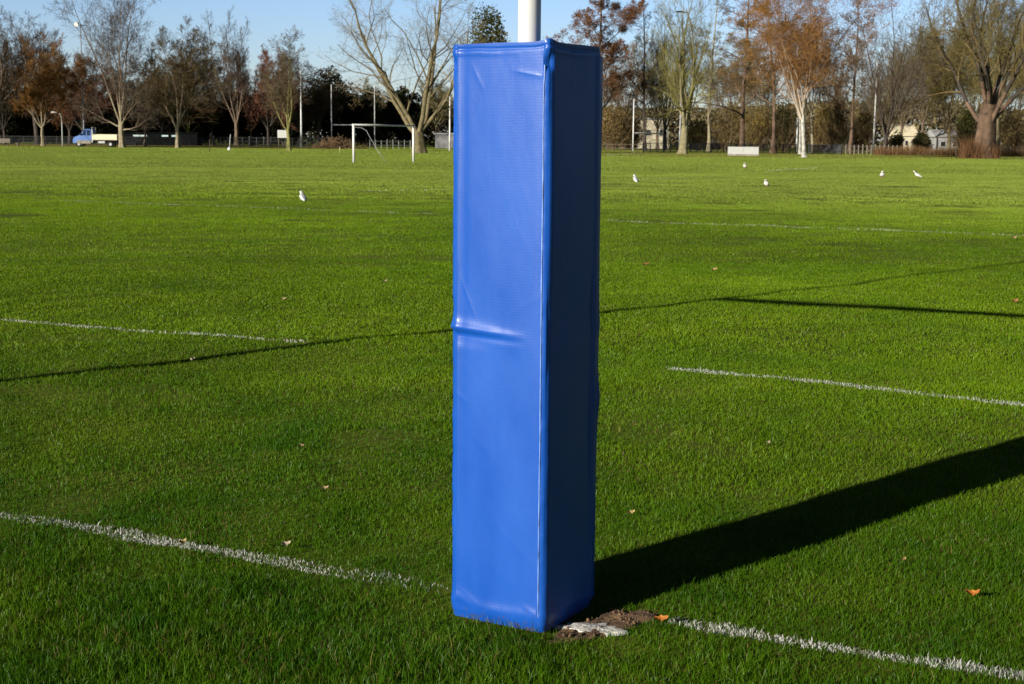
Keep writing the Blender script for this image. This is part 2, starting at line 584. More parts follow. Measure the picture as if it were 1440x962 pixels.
# ------------------------------------------------------------------ bare soil and dried paint at the pad foot
gx = np.linspace(-0.45, 0.45, 110); gy = np.linspace(-0.35, 0.35, 86)
SX, SY = np.meshgrid(gx + SOIL_C[0], gy + SOIL_C[1])
mk = soil_mask(SX, SY)
SZ = zg(SX, SY) - 0.03 + mk * (0.038 + 0.016 * (fbm(SX * 34, SY * 34, 3, 3) - 0.5) + 0.02 * (fbm(SX * 8, SY * 8, 4, 2) - 0.5))
idx = np.arange(SX.size).reshape(SX.shape)
q = np.stack([idx[:-1, :-1], idx[:-1, 1:], idx[1:, 1:], idx[1:, :-1]], -1).reshape(-1, 4)
V = [np.stack([SX, SY, SZ], -1).reshape(-1, 3)]; Qs = [q]; off = SX.size
cube = np.array([[-1, -1, -1], [1, -1, -1], [1, 1, -1], [-1, 1, -1], [-1, -1, 1], [1, -1, 1], [1, 1, 1], [-1, 1, 1]]) * 0.5
cq = np.array([[0, 3, 2, 1], [4, 5, 6, 7], [0, 1, 5, 4], [1, 2, 6, 5], [2, 3, 7, 6], [3, 0, 4, 7]])
for k in range(900):
    x, y = SOIL_C + (RNG.random(2) - 0.5) * np.array([0.7, 0.6])
    if soil_mask(np.array([x]), np.array([y]))[0] < 0.5: continue
    s = 0.002 + 0.006 * RNG.random() ** 3
    z = float(zg(x, y)) + 0.012 + s * 0.3
    c = cube * (0.6 + 0.8 * RNG.random((8, 3))) * s
    V.append(c @ np.array(Matrix.Rotation(RNG.random() * 6, 3, Vector(RNG.random(3)))) + [x, y, z]); Qs.append(cq + off); off += 8
m_soil = pmat('bare_soil', (0.19, 0.115, 0.062), 0.95, 0.6, 16, bump=0.5, bscale=160)
tag(link('soil', arr_mesh('soil', np.concatenate(V), np.concatenate(Qs)), m_soil), 'bare crumbly brown earth beside the foot of the blue pad', None, None, 'stuff')
# crust of dried marking paint
pc = np.array(at(830, 882))
gr, ga = 26, 64
V = []; Qs = []
for i in range(gr + 1):
    for j in range(ga):
        a = 2 * math.pi * j / ga; r = i / gr
        e = 1 + 0.5 * (fbm(np.array(2.6 * math.cos(a) + 5), np.array(2.6 * math.sin(a) + 5), 7, 3) - 0.5) * 2
        ux, uy = r * e * 0.092 * math.cos(a), r * e * 0.044 * math.sin(a)
        x = pc[0] + ux * 0.985 - uy * -0.17; y = pc[1] + ux * -0.17 + uy * 0.985
        z = float(zg(x, y)) + 0.011 + 0.004 * (1 - r ** 3) + 0.0055 * (float(fbm(np.array(x * 26), np.array(y * 26), 9, 3)) - 0.5) * 2 * (1 - r * 0.5)
        if i == gr: z -= 0.03
        V.append((x, y, z))
for i in range(gr):
    for j in range(ga):
        Qs.append((i * ga + j, i * ga + (j + 1) % ga, (i + 1) * ga + (j + 1) % ga, (i + 1) * ga + j))
m_crust = pmat('dried_marking_paint', (0.62, 0.61, 0.58), 0.9, 0.22, 40, bump=0.3, bscale=120)
tag(link('dried_paint', arr_mesh('dried_paint', V, Qs, smooth=True), m_crust), 'lumpy white crust of dried line paint beside the foot of the blue pad', 'paint crust')

# ------------------------------------------------------------------ the blue post pad
pad = empty('goal_post_pad', (PAD_C[0], PAD_C[1], 0), PAD_TH)
tag(pad, 'tall square blue vinyl pad wrapped round a white rugby post, creased across its middle', 'post pad')
a2, rc, PH = PAD_A / 2, 0.024, 1.803
per = []           # (base xy, normal, face index, p along face -1..1, corner weight)
nf, ncn = 150, 14
corners = [(-a2, -a2), (a2, -a2), (a2, a2), (-a2, a2)]
dirs = [(1, 0), (0, 1), (-1, 0), (0, -1)]
nrms = [(0, -1), (1, 0), (0, 1), (-1, 0)]
for f in range(4):
    c0 = np.array(corners[f]); d = np.array(dirs[f]); n = np.array(nrms[f])
    for k in range(nf):
        t = rc + (PAD_A - 2 * rc) * (k + 0.5) / nf
        per.append((c0 + d * t, n, f, 2 * t / PAD_A - 1, 0.0))
    n2 = np.array(nrms[(f + 1) % 4]); c1 = np.array(corners[(f + 1) % 4])
    cc = c1 - d * rc - n * -0 - np.array(dirs[(f + 1) % 4]) * -rc if False else c1 - d * rc - n * rc
    for k in range(ncn + 1):
        a = (k / ncn) * math.pi / 2
        nn = n * math.cos(a) + n2 * math.sin(a)
        per.append((cc + nn * rc, nn, f if k <= ncn // 2 else (f + 1) % 4, 1.0 if k <= ncn // 2 else -1.0, math.sin(2 * a)))
PB = np.array([q_[0] for q_ in per]); PN = np.array([q_[1] for q_ in per])
PF = np.array([q_[2] for q_ in per]); PP = np.array([q_[3] for q_ in per]); PW = np.array([q_[4] for q_ in per])
PS = np.concatenate([[0], np.cumsum(np.linalg.norm(np.diff(PB, axis=0), axis=1))])
zs = np.concatenate([np.linspace(0.0, 1.70, 300), np.linspace(1.7035, PH, 46)])
Zg, Sg = np.meshgrid(zs, PS, indexing='ij')
Pg = np.broadcast_to(PP, Zg.shape); Fg = np.broadcast_to(PF, Zg.shape); Wg = np.broadcast_to(PW, Zg.shape)
g_ = lambda x, s: np.exp(-(x / s) ** 2)
D = 0.003 * (1 - Pg ** 2)
D += (fbm(Sg * 7, Zg * 1.6, 3, 2) - 0.5) * 0.0030 * (1 - Pg ** 4)
D += (fbm(Sg * 26, Zg * 14, 13, 3) - 0.5) * 0.0008
# diagonal drag wrinkles
def crease(p0, z0, p1, z1, amp, wd):
    # a sharp straight fold on the sunlit face from (p0, z0) to (p1, z1)
    dx, dz = (p1 - p0) * PAD_A / 2, z1 - z0
    l2 = dx * dx + dz * dz
    qx, qz = (Pg - p0) * PAD_A / 2, Zg - z0
    t = np.clip((qx * dx + qz * dz) / l2, 0, 1)
    dd = np.hypot(qx - t * dx, qz - t * dz)
    return amp * np.exp(-(dd / wd)) * np.sin(math.pi * np.clip(t, 0.02, 0.98)) ** 0.5
front0 = (Fg == 0)
for c_ in ((-0.80, 1.10, -0.45, 0.97, 0.0010, 0.005), (0.10, 1.38, 0.55, 1.18, 0.0003, 0.012), (-0.55, 1.74, -0.30, 1.66, 0.0009, 0.007), (0.30, 1.72, 0.92, 1.70, 0.0016, 0.008),
           (-0.60, 0.62, 0.15, 0.50, 0.0003, 0.014), (-0.10, 0.34, 0.90, 0.20, 0.0005, 0.014), (-0.95, 0.74, -0.60, 0.70, 0.0009, 0.008), (-0.2, 0.20, 0.5, 0.13, 0.0004, 0.012),
           (0.2, 0.98, 0.93, 1.06, 0.0003, 0.012), (0.55, 0.08, 0.97, 0.05, 0.0022, 0.010), (-0.9, 0.11, -0.3, 0.05, 0.0012, 0.009)):
    D += front0 * crease(*c_)
front = (Fg == 0)
fadeL = 1 - sstep(-0.75, 0.25, Pg)
cw = Zg + 0.018 * (Pg + 1) * 0.5
D += front * fadeL * (0.0045 * g_(cw - 0.945, 0.018) - 0.0050 * g_(cw - 0.905, 0.022))
D += front * (0.0040 * g_(cw - 0.938, 0.010) - 0.0030 * g_(cw - 0.918, 0.009)) * (1 - sstep(-0.2, 0.7, Pg))
D += front * 0.0022 * g_(cw - 0.915, 0.035) * (1 - sstep(0.2, 0.95, Pg))
up_ = 0.35 + 0.65 * sstep(0.5, 1.2, Zg)
D += front * up_ * (0.0046 * g_(Pg + 0.90, 0.055) - 0.0012 * g_(Pg + 0.72, 0.09)) * (0.6 + 0.8 * fbm(Zg * 9, Sg * 0, 33, 3))
D += front * (0.0006 * g_(Pg - 0.945, 0.035) - 0.0008 * g_(Pg - 0.84, 0.07))
# hem just under the top and its crease
topw = 0.006 * fbm(Sg * 14, Zg * 0, 55, 2)
D += -0.0022 * g_(Zg - (PH - 0.019 + topw), 0.005) + 0.0014 * g_(Zg - (PH - 0.032 + topw), 0.009) * sstep(0.3, 0.6, fbm(Sg * 12, Zg, 57, 2))
# pinched front top corner
D += -0.010 * Wg * (Fg <= 1) * g_(Zg - 1.742, 0.020) + 0.004 * Wg * g_(Zg - 1.785, 0.014)
D += Wg * 0.0018 * (fbm(Zg * 26, Sg * 0 + 2, 66, 3) - 0.5) * 2
# foot: cloth bulges over the grass
D += 0.0045 * g_(Zg - (0.030 + 0.05 * fbm(Sg * 7, Sg * 0, 71, 2)), 0.020) * (0.1 + 1.3 * fbm(Sg * 13, Zg * 7, 73, 3)) - 0.006 * (1 - sstep(0.0, 0.03, Zg))
right = (Fg == 1)
D += right * ((fbm(Zg * 3.0, Sg * 3, 81, 2) - 0.5) * 0.006 - 0.002 * g_(Zg - 0.95 - 0.3 * (Pg + 1) * 0.1, 0.10))
D += right * sstep(0.86, 1.0, Pg) * (fbm(Zg * 5, Sg * 0, 83, 3) - 0.5) * 0.008
taper = 1 - 0.0 * Zg
XY = PB[None] + PN[None] * D[..., None]
sway = 0.008 * np.sin(Zg * 1.7 + 0.4)
Zt = Zg.copy()
crn = np.exp(-(((PB[:, 0] - a2) ** 2 + (PB[:, 1] + a2) ** 2) / 0.03 ** 2))
Zt += sstep(1.72, PH, Zg) * (0.010 * crn[None] + 0.006 * (fbm(Sg * 7, Sg * 0 + 4, 91, 2) - 0.5))
nr, npn = Zg.shape
V = np.stack([a2 - (a2 - XY[..., 0]) * 1.035, XY[..., 1], Zt], -1).reshape(-1, 3)
idx = np.arange(nr * npn).reshape(nr, npn)
q = np.stack([idx[:-1], np.roll(idx, -1, 1)[:-1], np.roll(idx, -1, 1)[1:], idx[1:]], -1).reshape(-1, 4)
mp = bpy.data.materials.new('blue_vinyl')
mp.use_nodes = True
nt = mp.node_tree
p = nt.nodes['Principled BSDF']
p.inputs['Roughness'].default_value = 0.36
p.inputs['Specular IOR Level'].default_value = 0.34
tc = nt.nodes.new('ShaderNodeTexCoord')
nz = nt.nodes.new('ShaderNodeTexNoise'); nz.inputs['Scale'].default_value = 7; nz.inputs['Detail'].default_value = 7
mpn = nt.nodes.new('ShaderNodeMapping'); mpn.inputs['Scale'].default_value = (1, 1, 0.35)
nt.links.new(tc.outputs['Object'], mpn.inputs[0]); nt.links.new(mpn.outputs[0], nz.inputs['Vector'])
cr = nt.nodes.new('ShaderNodeValToRGB')
cr.color_ramp.elements[0].position = 0.3; cr.color_ramp.elements[0].color = (0.006, 0.076, 0.42, 1)
cr.color_ramp.elements[1].position = 0.75; cr.color_ramp.elements[1].color = (0.010, 0.100, 0.49, 1)
nt.links.new(nz.outputs['Fac'], cr.inputs[0]); nt.links.new(cr.outputs[0], p.inputs['Base Color'])
rr = nt.nodes.new('ShaderNodeMapRange'); rr.inputs['To Min'].default_value = 0.27; rr.inputs['To Max'].default_value = 0.55
p.inputs['Coat Weight'].default_value = 0.12; p.inputs['Coat Roughness'].default_value = 0.16
nt.links.new(nz.outputs['Fac'], rr.inputs['Value']); nt.links.new(rr.outputs[0], p.inputs['Roughness'])
# soft orange-peel of the vinyl skin
nzf = nt.nodes.new('ShaderNodeTexNoise'); nzf.inputs['Scale'].default_value = 95; nzf.inputs['Detail'].default_value = 4
mpf = nt.nodes.new('ShaderNodeMapping'); mpf.inputs['Scale'].default_value = (1, 1, 1.6)
nt.links.new(tc.outputs['Object'], mpf.inputs[0]); nt.links.new(mpf.outputs[0], nzf.inputs['Vector'])
# faint woven backing telegraphing through the skin
w1 = nt.nodes.new('ShaderNodeTexWave'); w1.bands_direction = 'Z'; w1.inputs['Scale'].default_value = 36; w1.inputs['Distortion'].default_value = 4; w1.inputs['Detail'].default_value = 3
w2 = nt.nodes.new('ShaderNodeTexWave'); w2.bands_direction = 'X'; w2.inputs['Scale'].default_value = 36; w2.inputs['Distortion'].default_value = 4; w2.inputs['Detail'].default_value = 3
for w_ in (w1, w2): nt.links.new(tc.outputs['Object'], w_.inputs['Vector'])
ad = nt.nodes.new('ShaderNodeMath'); ad.operation = 'ADD'
nt.links.new(w1.outputs['Fac'], ad.inputs[0]); nt.links.new(w2.outputs['Fac'], ad.inputs[1])
b0 = nt.nodes.new('ShaderNodeBump'); b0.inputs['Strength'].default_value = 0.030; b0.inputs['Distance'].default_value = 0.002
nt.links.new(ad.outputs[0], b0.inputs['Height'])
# mud and grass marks splashed up the foot of the cover
sx_ = nt.nodes.new('ShaderNodeSeparateXYZ'); nt.links.new(tc.outputs['Object'], sx_.inputs[0])
mh = nt.nodes.new('ShaderNodeMapRange'); mh.inputs['From Min'].default_value = 0.0; mh.inputs['From Max'].default_value = 0.11; mh.inputs['To Min'].default_value = 0.50; mh.inputs['To Max'].default_value = 0.27
nt.links.new(sx_.outputs['Z'], mh.inputs['Value'])
nm = nt.nodes.new('ShaderNodeTexNoise'); nm.inputs['Scale'].default_value = 42; nm.inputs['Detail'].default_value = 6; nm.inputs['Roughness'].default_value = 0.7
nt.links.new(tc.outputs['Object'], nm.inputs['Vector'])
lt = nt.nodes.new('ShaderNodeMath'); lt.operation = 'SUBTRACT'; nt.links.new(mh.outputs[0], lt.inputs[0]); nt.links.new(nm.outputs['Fac'], lt.inputs[1])
ml = nt.nodes.new('ShaderNodeMapRange'); ml.inputs['From Min'].default_value = -0.02; ml.inputs['From Max'].default_value = 0.10; ml.inputs['To Max'].default_value = 0.8
nt.links.new(lt.outputs[0], ml.inputs['Value'])
mxd = nt.nodes.new('ShaderNodeMixRGB'); mxd.inputs[2].default_value = (0.09, 0.062, 0.035, 1)
nt.links.new(ml.outputs[0], mxd.inputs[0]); nt.links.new(cr.outputs[0], mxd.inputs[1]); nt.links.new(mxd.outputs[0], p.inputs['Base Color'])
bp = nt.nodes.new('ShaderNodeBump'); nt.links.new(b0.outputs[0], bp.inputs['Normal']); bp.inputs['Strength'].default_value = 0.055; bp.inputs['Distance'].default_value = 0.002
nt.links.new(nzf.outputs['Fac'], bp.inputs['Height']); nt.links.new(bp.outputs[0], p.inputs['Normal'])
link('cover', arr_mesh('pad_cover', V, q, smooth=True), mp, pad)
# top panel sagging round the post
tv = [V[(nr - 1) * npn:(nr - 1) * npn + npn]]
tq = []
rings = [0.96, 0.88, 0.7, 0.5, 0.25]
base_ring = tv[0]
allr = [base_ring + np.array([0, 0, -0.0005])]
for k_, s_ in enumerate(rings):
    rg = base_ring.copy(); rg[:, :2] *= s_; rg[:, 2] = PH - 0.002 - 0.010 * (1 - s_) + (base_ring[:, 2] - PH) * s_ ** 3
    allr.append(rg)
TV = np.concatenate(allr)
for k_ in range(len(allr) - 1):
    i0 = k_ * npn + np.arange(npn); i1 = k_ * npn + (np.arange(npn) + 1) % npn
    tq.append(np.stack([i0, i1, i1 + npn, i0 + npn], -1))
link('top_panel', arr_mesh('pad_top', TV, np.concatenate(tq), smooth=True), mp, pad)
# closing flap along the far edge of the shaded side, its lip standing a little open
fz = np.linspace(0.03, 1.775, 170)
lip = 0.012 * np.clip(fbm(fz * 3.1, fz * 0 + 1.0, 201, 3) - 0.35, 0, 1) + 0.008 * g_(fz - 0.70, 0.05) + 0.004 * g_(fz - 0.93, 0.03)
rb_ = (fbm(fz * 3.0, fz * 0 + 0.5, 81, 2) - 0.5) * 0.006
V = []
for z, l, rr_ in zip(fz, lip, rb_):
    V += [(a2 + 0.0010, a2 - 0.050, z), (a2 + 0.0055, a2 - 0.030, z), (a2 + 0.0040 + l * 0.7, a2 - 0.002, z), (a2 - 0.004 + l * 0.8, a2 + 0.004, z), (a2 - 0.010 + l * 0.4, a2 + 0.002, z)]
Qs = [(5 * i + k, 5 * i + k + 1, 5 * i + k + 6, 5 * i + k + 5) for i in range(len(fz) - 1) for k in range(4)]
link('closing_flap', arr_mesh('pad_flap', V, Qs, smooth=True), mp, pad)

# welded seam down the front corner, its pale blue painting in the sun's highlight
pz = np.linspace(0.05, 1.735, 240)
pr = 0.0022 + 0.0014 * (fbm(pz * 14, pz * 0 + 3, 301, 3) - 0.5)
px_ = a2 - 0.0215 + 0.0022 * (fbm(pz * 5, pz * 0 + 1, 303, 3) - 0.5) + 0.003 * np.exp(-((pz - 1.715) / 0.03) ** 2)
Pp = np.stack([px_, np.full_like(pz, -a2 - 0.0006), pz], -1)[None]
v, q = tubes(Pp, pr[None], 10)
m_seam = pmat('pale_highlight_seam', (0.17, 0.29, 0.68), 0.36, 0.5, 22, spec=1.0)
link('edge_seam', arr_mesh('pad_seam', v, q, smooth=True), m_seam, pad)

# ------------------------------------------------------------------ rugby goal the pad belongs to
goal = empty('rugby_goal', (PAD_C[0], PAD_C[1], 0), math.atan2(G_DIR[1], G_DIR[0]))
tag(goal, 'white rugby goal whose near post rises out of the tall blue pad', 'rugby goal')
for k, x in enumerate((0.0, 5.6)):
    bm = bmesh.new(); bm_tube(bm, [(x, 0, -0.05), (x, 0, 3.05), (x, 0, 3.1)], [0.0355 + 0.014 * k, 0.0355 + 0.014 * k, 0.032], 24)
    po = bm_obj('post', bm, M_WHITE, goal)
    bm = bmesh.new(); bm_tube(bm, [(x, 0, 3.0), (x, 0, 7.5)], [0.032, 0.030], 20); bm_tube(bm, [(x, 0, 7.5), (x, 0, 7.53)], [0.026, 0.01], 20)
    bm_obj('upright', bm, M_WHITE, po)
bm = bmesh.new(); bm_tube(bm, [(0.03, 0, 3.0), (5.57, 0, 3.0)], 0.050, 20)
bm_obj('crossbar', bm, M_WHITE, goal)

# ------------------------------------------------------------------ tree builder
def poly(start, d, ln, m, wander, trop, rng, curl=0.0):
    B = len(start)
    P = np.zeros((B, m + 1, 3)); P[:, 0] = start
    p_ = start.copy(); d = norm(d)
    for k in range(m):
        d = norm(d + wander * rng.normal(size=(B, 3)) + np.array([0, 0, 1.0]) * (trop if not hasattr(trop, '__len__') else np.asarray(trop)[:, None]))
        p_ = p_ + d * (ln / m)[:, None]
        P[:, k + 1] = p_
    return P


def spawn(P, Rr, n, t0, t1, ang, asd, lr, rr, m, wander, trop, rng, minr, taper=0.55, az_even=True):
    B, mm, _ = P.shape
    mm -= 1
    t = t0 + (t1 - t0) * ((np.arange(n)[None] + rng.random((B, n))) / n)
    k = np.minimum((t * mm).astype(int), mm - 1); f = t * mm - k
    bi = np.arange(B)[:, None]
    p0 = P[bi, k]; p1 = P[bi, k + 1]
    pos = p0 + (p1 - p0) * f[..., None]
    tg = norm(p1 - p0)
    rad = Rr[bi, k] + (Rr[bi, k + 1] - Rr[bi, k]) * f
    L = np.linalg.norm(np.diff(P, axis=1), axis=2).sum(1)
    ref = np.where(np.abs(tg[..., 2:3]) < 0.9, np.array([0, 0, 1.0]), np.array([1.0, 0, 0]))
    a = norm(np.cross(tg, ref)); b = np.cross(tg, a)
    az = (np.arange(n)[None] * 2.4 + rng.random((B, n)) * 1.3 + rng.random((B, 1)) * 6.28)
    th = np.clip(rng.normal(ang, asd, (B, n)), 0.08, 2.0)
    d = tg * np.cos(th)[..., None] + (a * np.cos(az)[..., None] + b * np.sin(az)[..., None]) * np.sin(th)[..., None]
    ln = L[:, None] * lr * (1 - taper * (t - t0) / max(t1 - t0, 1e-3)) * (0.7 + 0.6 * rng.random((B, n)))
    r0 = np.maximum(rad * rr, minr)
    Pn = poly(pos.reshape(-1, 3), d.reshape(-1, 3), ln.ravel(), m, wander, trop, rng)
    Rn = r0.reshape(-1, 1) * (1 - 0.75 * np.linspace(0, 1, m + 1)[None] ** 1.1)
    return Pn, np.maximum(Rn, minr * 0.6)


def rough_trunk(P, Rr, ns, seed):
    m = 26
    t = np.linspace(0, 1, m); k = np.linspace(0, 1, P.shape[1])
    Pf = np.stack([np.interp(t, k, P[0, :, i]) for i in range(3)], -1)[None]
    Rf = np.interp(t, k, Rr[0])[None]
    v, q = tubes(Pf, Rf, ns)
    c = np.repeat(Pf[0], ns, 0); d = v - c
    a = np.arctan2(d[:, 1], d[:, 0])
    r0 = Rr[0, 0]
    nzv = fbm(np.cos(a) * 2.2 + seed, np.sin(a) * 2.2 + c[:, 2] * 0.22 / max(r0, .2), seed, 3) - 0.5
    low = np.exp(-np.maximum(c[:, 2], 0) / (2.2 * r0))
    ridge = np.cos(a * 5 + seed + 2 * nzv) * 0.5 + 0.5
    return c + d * (1 + 0.55 * nzv + 0.32 * low * ridge)[:, None], q


def ribbons(P, Wd, rng):
    B, m1, _ = P.shape
    d = norm(P[:, -1] - P[:, 0])
    s = norm(np.cross(d, rng.normal(size=(B, 3))))
    tp = np.linspace(1, 0.35, m1)
    o = s[:, None] * (Wd[:, None] * tp[None] / 2)[..., None]
    V = np.stack([P - o, P + o], 2)
    idx = np.arange(B * m1 * 2).reshape(B, m1, 2)
    q = np.stack([idx[:, :-1, 0], idx[:, :-1, 1], idx[:, 1:, 1], idx[:, 1:, 0]], -1).reshape(-1, 4)
    return V.reshape(-1, 3), q, m1 * 2


def leaf_quads(P, size, rng, flat=0.0):
    n = len(P)
    a = norm(rng.normal(size=(n, 3))); b = norm(np.cross(a, rng.normal(size=(n, 3))))
    s = size * (0.6 + 0.8 * rng.random(n))[:, None]
    V = np.stack([P - a * s, P - b * s * 0.55, P + a * s, P + b * s * 0.55], 1).reshape(-1, 3)
    return V, np.arange(4 * n).reshape(n, 4)


def jitcol(cols, n, rng, v=0.35):
    cols = np.array(cols)
    c = cols[rng.integers(0, len(cols), n)]
    return c * (1 - v + 2 * v * rng.random(n))[:, None]


def make_tree(name, label, base, H, W, fork, r0, seed, bark='brown', twig=((0.16, 0.11, 0.07),), limbs=5, l_ang=0.5, l_asd=0.15,
              trop=0.10, n2=8, n3=7, n4=7, ang2=0.7, leader=False, tw=0.028, leaves=0, leafc=None, leafs=0.12, lean=(0, 0), droop=0.0,
              cat='tree', group='bare trees along the far edge of the field', wander=0.11, t2=0.16, n5=6, lrr=0.5, lt0=0.80, lowlimbs=0, z0=None):
    rng = np.random.default_rng(seed)
    z0 = 0.0
    root = empty(name, (base[0], base[1], z0))
    tag(root, label, cat, group)
    st = np.array([[0.0, 0, -0.3]])
    tl = (H * 0.97 if leader else fork) + 0.3
    mt = 10 if leader else 5
    P0 = poly(st, np.array([[lean[0], lean[1], 1.0]]), np.array([tl]), mt, 0.025 if leader else 0.05, 0.05, rng)
    tt = np.linspace(0, 1, mt + 1)
    if leader:
        R0 = (r0 * (1 - 0.93 * tt ** 0.9))[None]
    else:
        R0 = (r0 * (1 - 0.22 * tt))[None]
    R0[:, 0] *= 1.45
    if not leader:
        R0[:, 1] *= 1.04
    if leader:
        t0 = fork / H
        P1, R1 = spawn(P0, R0, limbs, t0, 0.98, l_ang, l_asd, W / H * 1.25, 0.5, 6, wander, trop, rng, 0.03, taper=0.75)
    else:
        P1, R1 = spawn(P0, R0, limbs, lt0, 0.999, l_ang, l_asd, (H - fork) / tl * 0.86, lrr, 8, wander, trop, rng, 0.05, taper=0.0)
        if lowlimbs:
            Pl, Rl = spawn(P0, R0, lowlimbs, 0.70, 0.95, 1.35, 0.12, W / tl * 1.0, 0.36, 8, wander, 0.03, rng, 0.05, taper=0.0)
            P1 = np.concatenate([P1, Pl]); R1 = np.concatenate([R1, Rl])
    P2, R2 = spawn(P1, R1, n2, t2, 1.0, ang2, 0.2, 0.52, 0.5, 6, wander * 1.2, trop * 0.9 - droop * 0.3, rng, tw * 0.75)
    P3, R3 = spawn(P2, R2, n3, 0.12, 1.0, 0.75, 0.25, 0.55, 0.5, 4, wander * 1.3, trop * 0.6 - droop, rng, tw * 0.5)
    P4, R4 = spawn(P3, R3, n4, 0.1, 1.0, 0.7, 0.3, 0.62, 0.5, 3, wander * 1.3, trop * 0.5 - droop * 1.4, rng, tw * 0.5)
    levels = [P1, P2, P3, P4]
    P5 = None
    if n5:
        P5, R5 = spawn(P4, R4, n5, 0.1, 1.0, 0.7, 0.3, 0.7, 0.6, 2, wander * 1.3, trop * 0.4 - droop * 1.8, rng, tw * 0.5)
        levels.append(P5)
    # fit the crown to its measured height and half width
    tips = levels[-1][:, -1]
    hz = np.percentile(tips[:, 2], 99.3); rx = np.percentile(np.abs(tips[:, 0] - P0[0, -1, 0] * 0.5), 96)
    kz = (H - fork * 0.8) / max(hz - fork * 0.8, 0.5); kx = W / rx
    for Pk in levels + ([P0] if leader else []):
        zz = Pk[..., 2]
        w_ = sstep(fork * 0.75, fork * 1.25, zz)
        Pk[..., 0] *= 1 + (kx - 1) * (w_ if not leader else w_ * (0 if Pk is P0 else 1))
        Pk[..., 1] *= 1 + (kx - 1) * (w_ if not leader else w_ * (0 if Pk is P0 else 1))
        hi = zz > fork * 0.8
        zz[hi] = fork * 0.8 + (zz[hi] - fork * 0.8) * kz
    v0, q0 = rough_trunk(P0, R0, 20, seed)
    v1, q1 = tubes(P1, R1, 7)
    if bark in ('pale', 'red') and not leader:     # young wood on the limbs is browner than the trunk
        m_ = arr_mesh(name + '_trunk', np.concatenate([v0, v1]), np.concatenate([q0, q1 + len(v0)]), smooth=True)
        o_ = link('trunk', m_, [BARK[bark], BARK['brown' if bark == 'pale' else 'dark']], root)
        seg = (np.arange(len(q1)) // 7) % (P1.shape[1] - 1)
        m_.polygons.foreach_set('material_index', np.concatenate([np.zeros(len(q0), np.int32), (seg >= 2).astype(np.int32)]))
    elif bark == 'birch':
        link('trunk', arr_mesh(name + '_trunk', v0, q0, smooth=True), BARK[bark], root)
    else:
        link('trunk', arr_mesh(name + '_trunk', np.concatenate([v0, v1]), np.concatenate([q0, q1 + len(v0)]), smooth=True), BARK[bark], root)
    VV, QQ, CC = [], [], []
    off = 0
    def add(v, q, c):
        nonlocal off
        VV.append(v); QQ.append(q + off); CC.append(c); off += len(v)
    bc = np.array(BARK_COL[bark])
    if bark == 'birch':       # white limbs browning towards their tips
        k_ = np.linspace(0, 1, P1.shape[1])[None, :, None] ** 0.5
        cl = np.array([0.66, 0.58, 0.47]) * (1 - k_) + np.array([0.20, 0.11, 0.05]) * k_
        add(v1, q1, np.repeat(np.broadcast_to(cl, P1.shape).reshape(-1, 3), 7, 0))
        bc = np.array([0.24, 0.14, 0.07])
    v, q = tubes(P2, R2, 5); add(v, q, np.repeat(bc[None] * 0.5 + 0.5 * np.array(twig[0])[None], len(v), 0))
    for Pk, Rk, last in ((P3, R3, False), (P4, R4, P5 is None)) + (((P5, R5, True),) if P5 is not None else ()):
        v, q, npv = ribbons(Pk, np.maximum(Rk[:, 0] * 2, tw), rng)
        add(v, q, np.repeat(jitcol(twig, len(Pk), rng), npv, 0))
    if leaves:
        src = (P4 if P5 is None else P5)
        pi = rng.integers(0, len(src), leaves); ki = rng.integers(0, src.shape[1], leaves)
        dens = vnoise(src[:, -1, 0] * 0.5 + seed, src[:, -1, 2] * 0.5, 3)[pi]
        ok = rng.random(leaves) < 0.25 + 1.1 * dens
        lp = src[pi, ki][ok] + rng.normal(size=(ok.sum(), 3)) * 0.15
        v, q = leaf_quads(lp, leafs, rng)
        add(v, q, np.repeat(jitcol(leafc, len(lp), rng, 0.45), 4, 0))
    link('crown', arr_mesh(name + '_crown', np.concatenate(VV), np.concatenate(QQ), None, np.concatenate(CC)), M_TWIG, root)
    return root


BARK_COL = {'pale': (0.24, 0.20, 0.13), 'brown': (0.14, 0.10, 0.065), 'dark': (0.05, 0.038, 0.03), 'moss': (0.19, 0.18, 0.06),
            'olive': (0.16, 0.135, 0.07), 'limepale': (0.21, 0.195, 0.07), 'red': (0.2, 0.12, 0.07), 'birch': (0.5, 0.42, 0.33)}


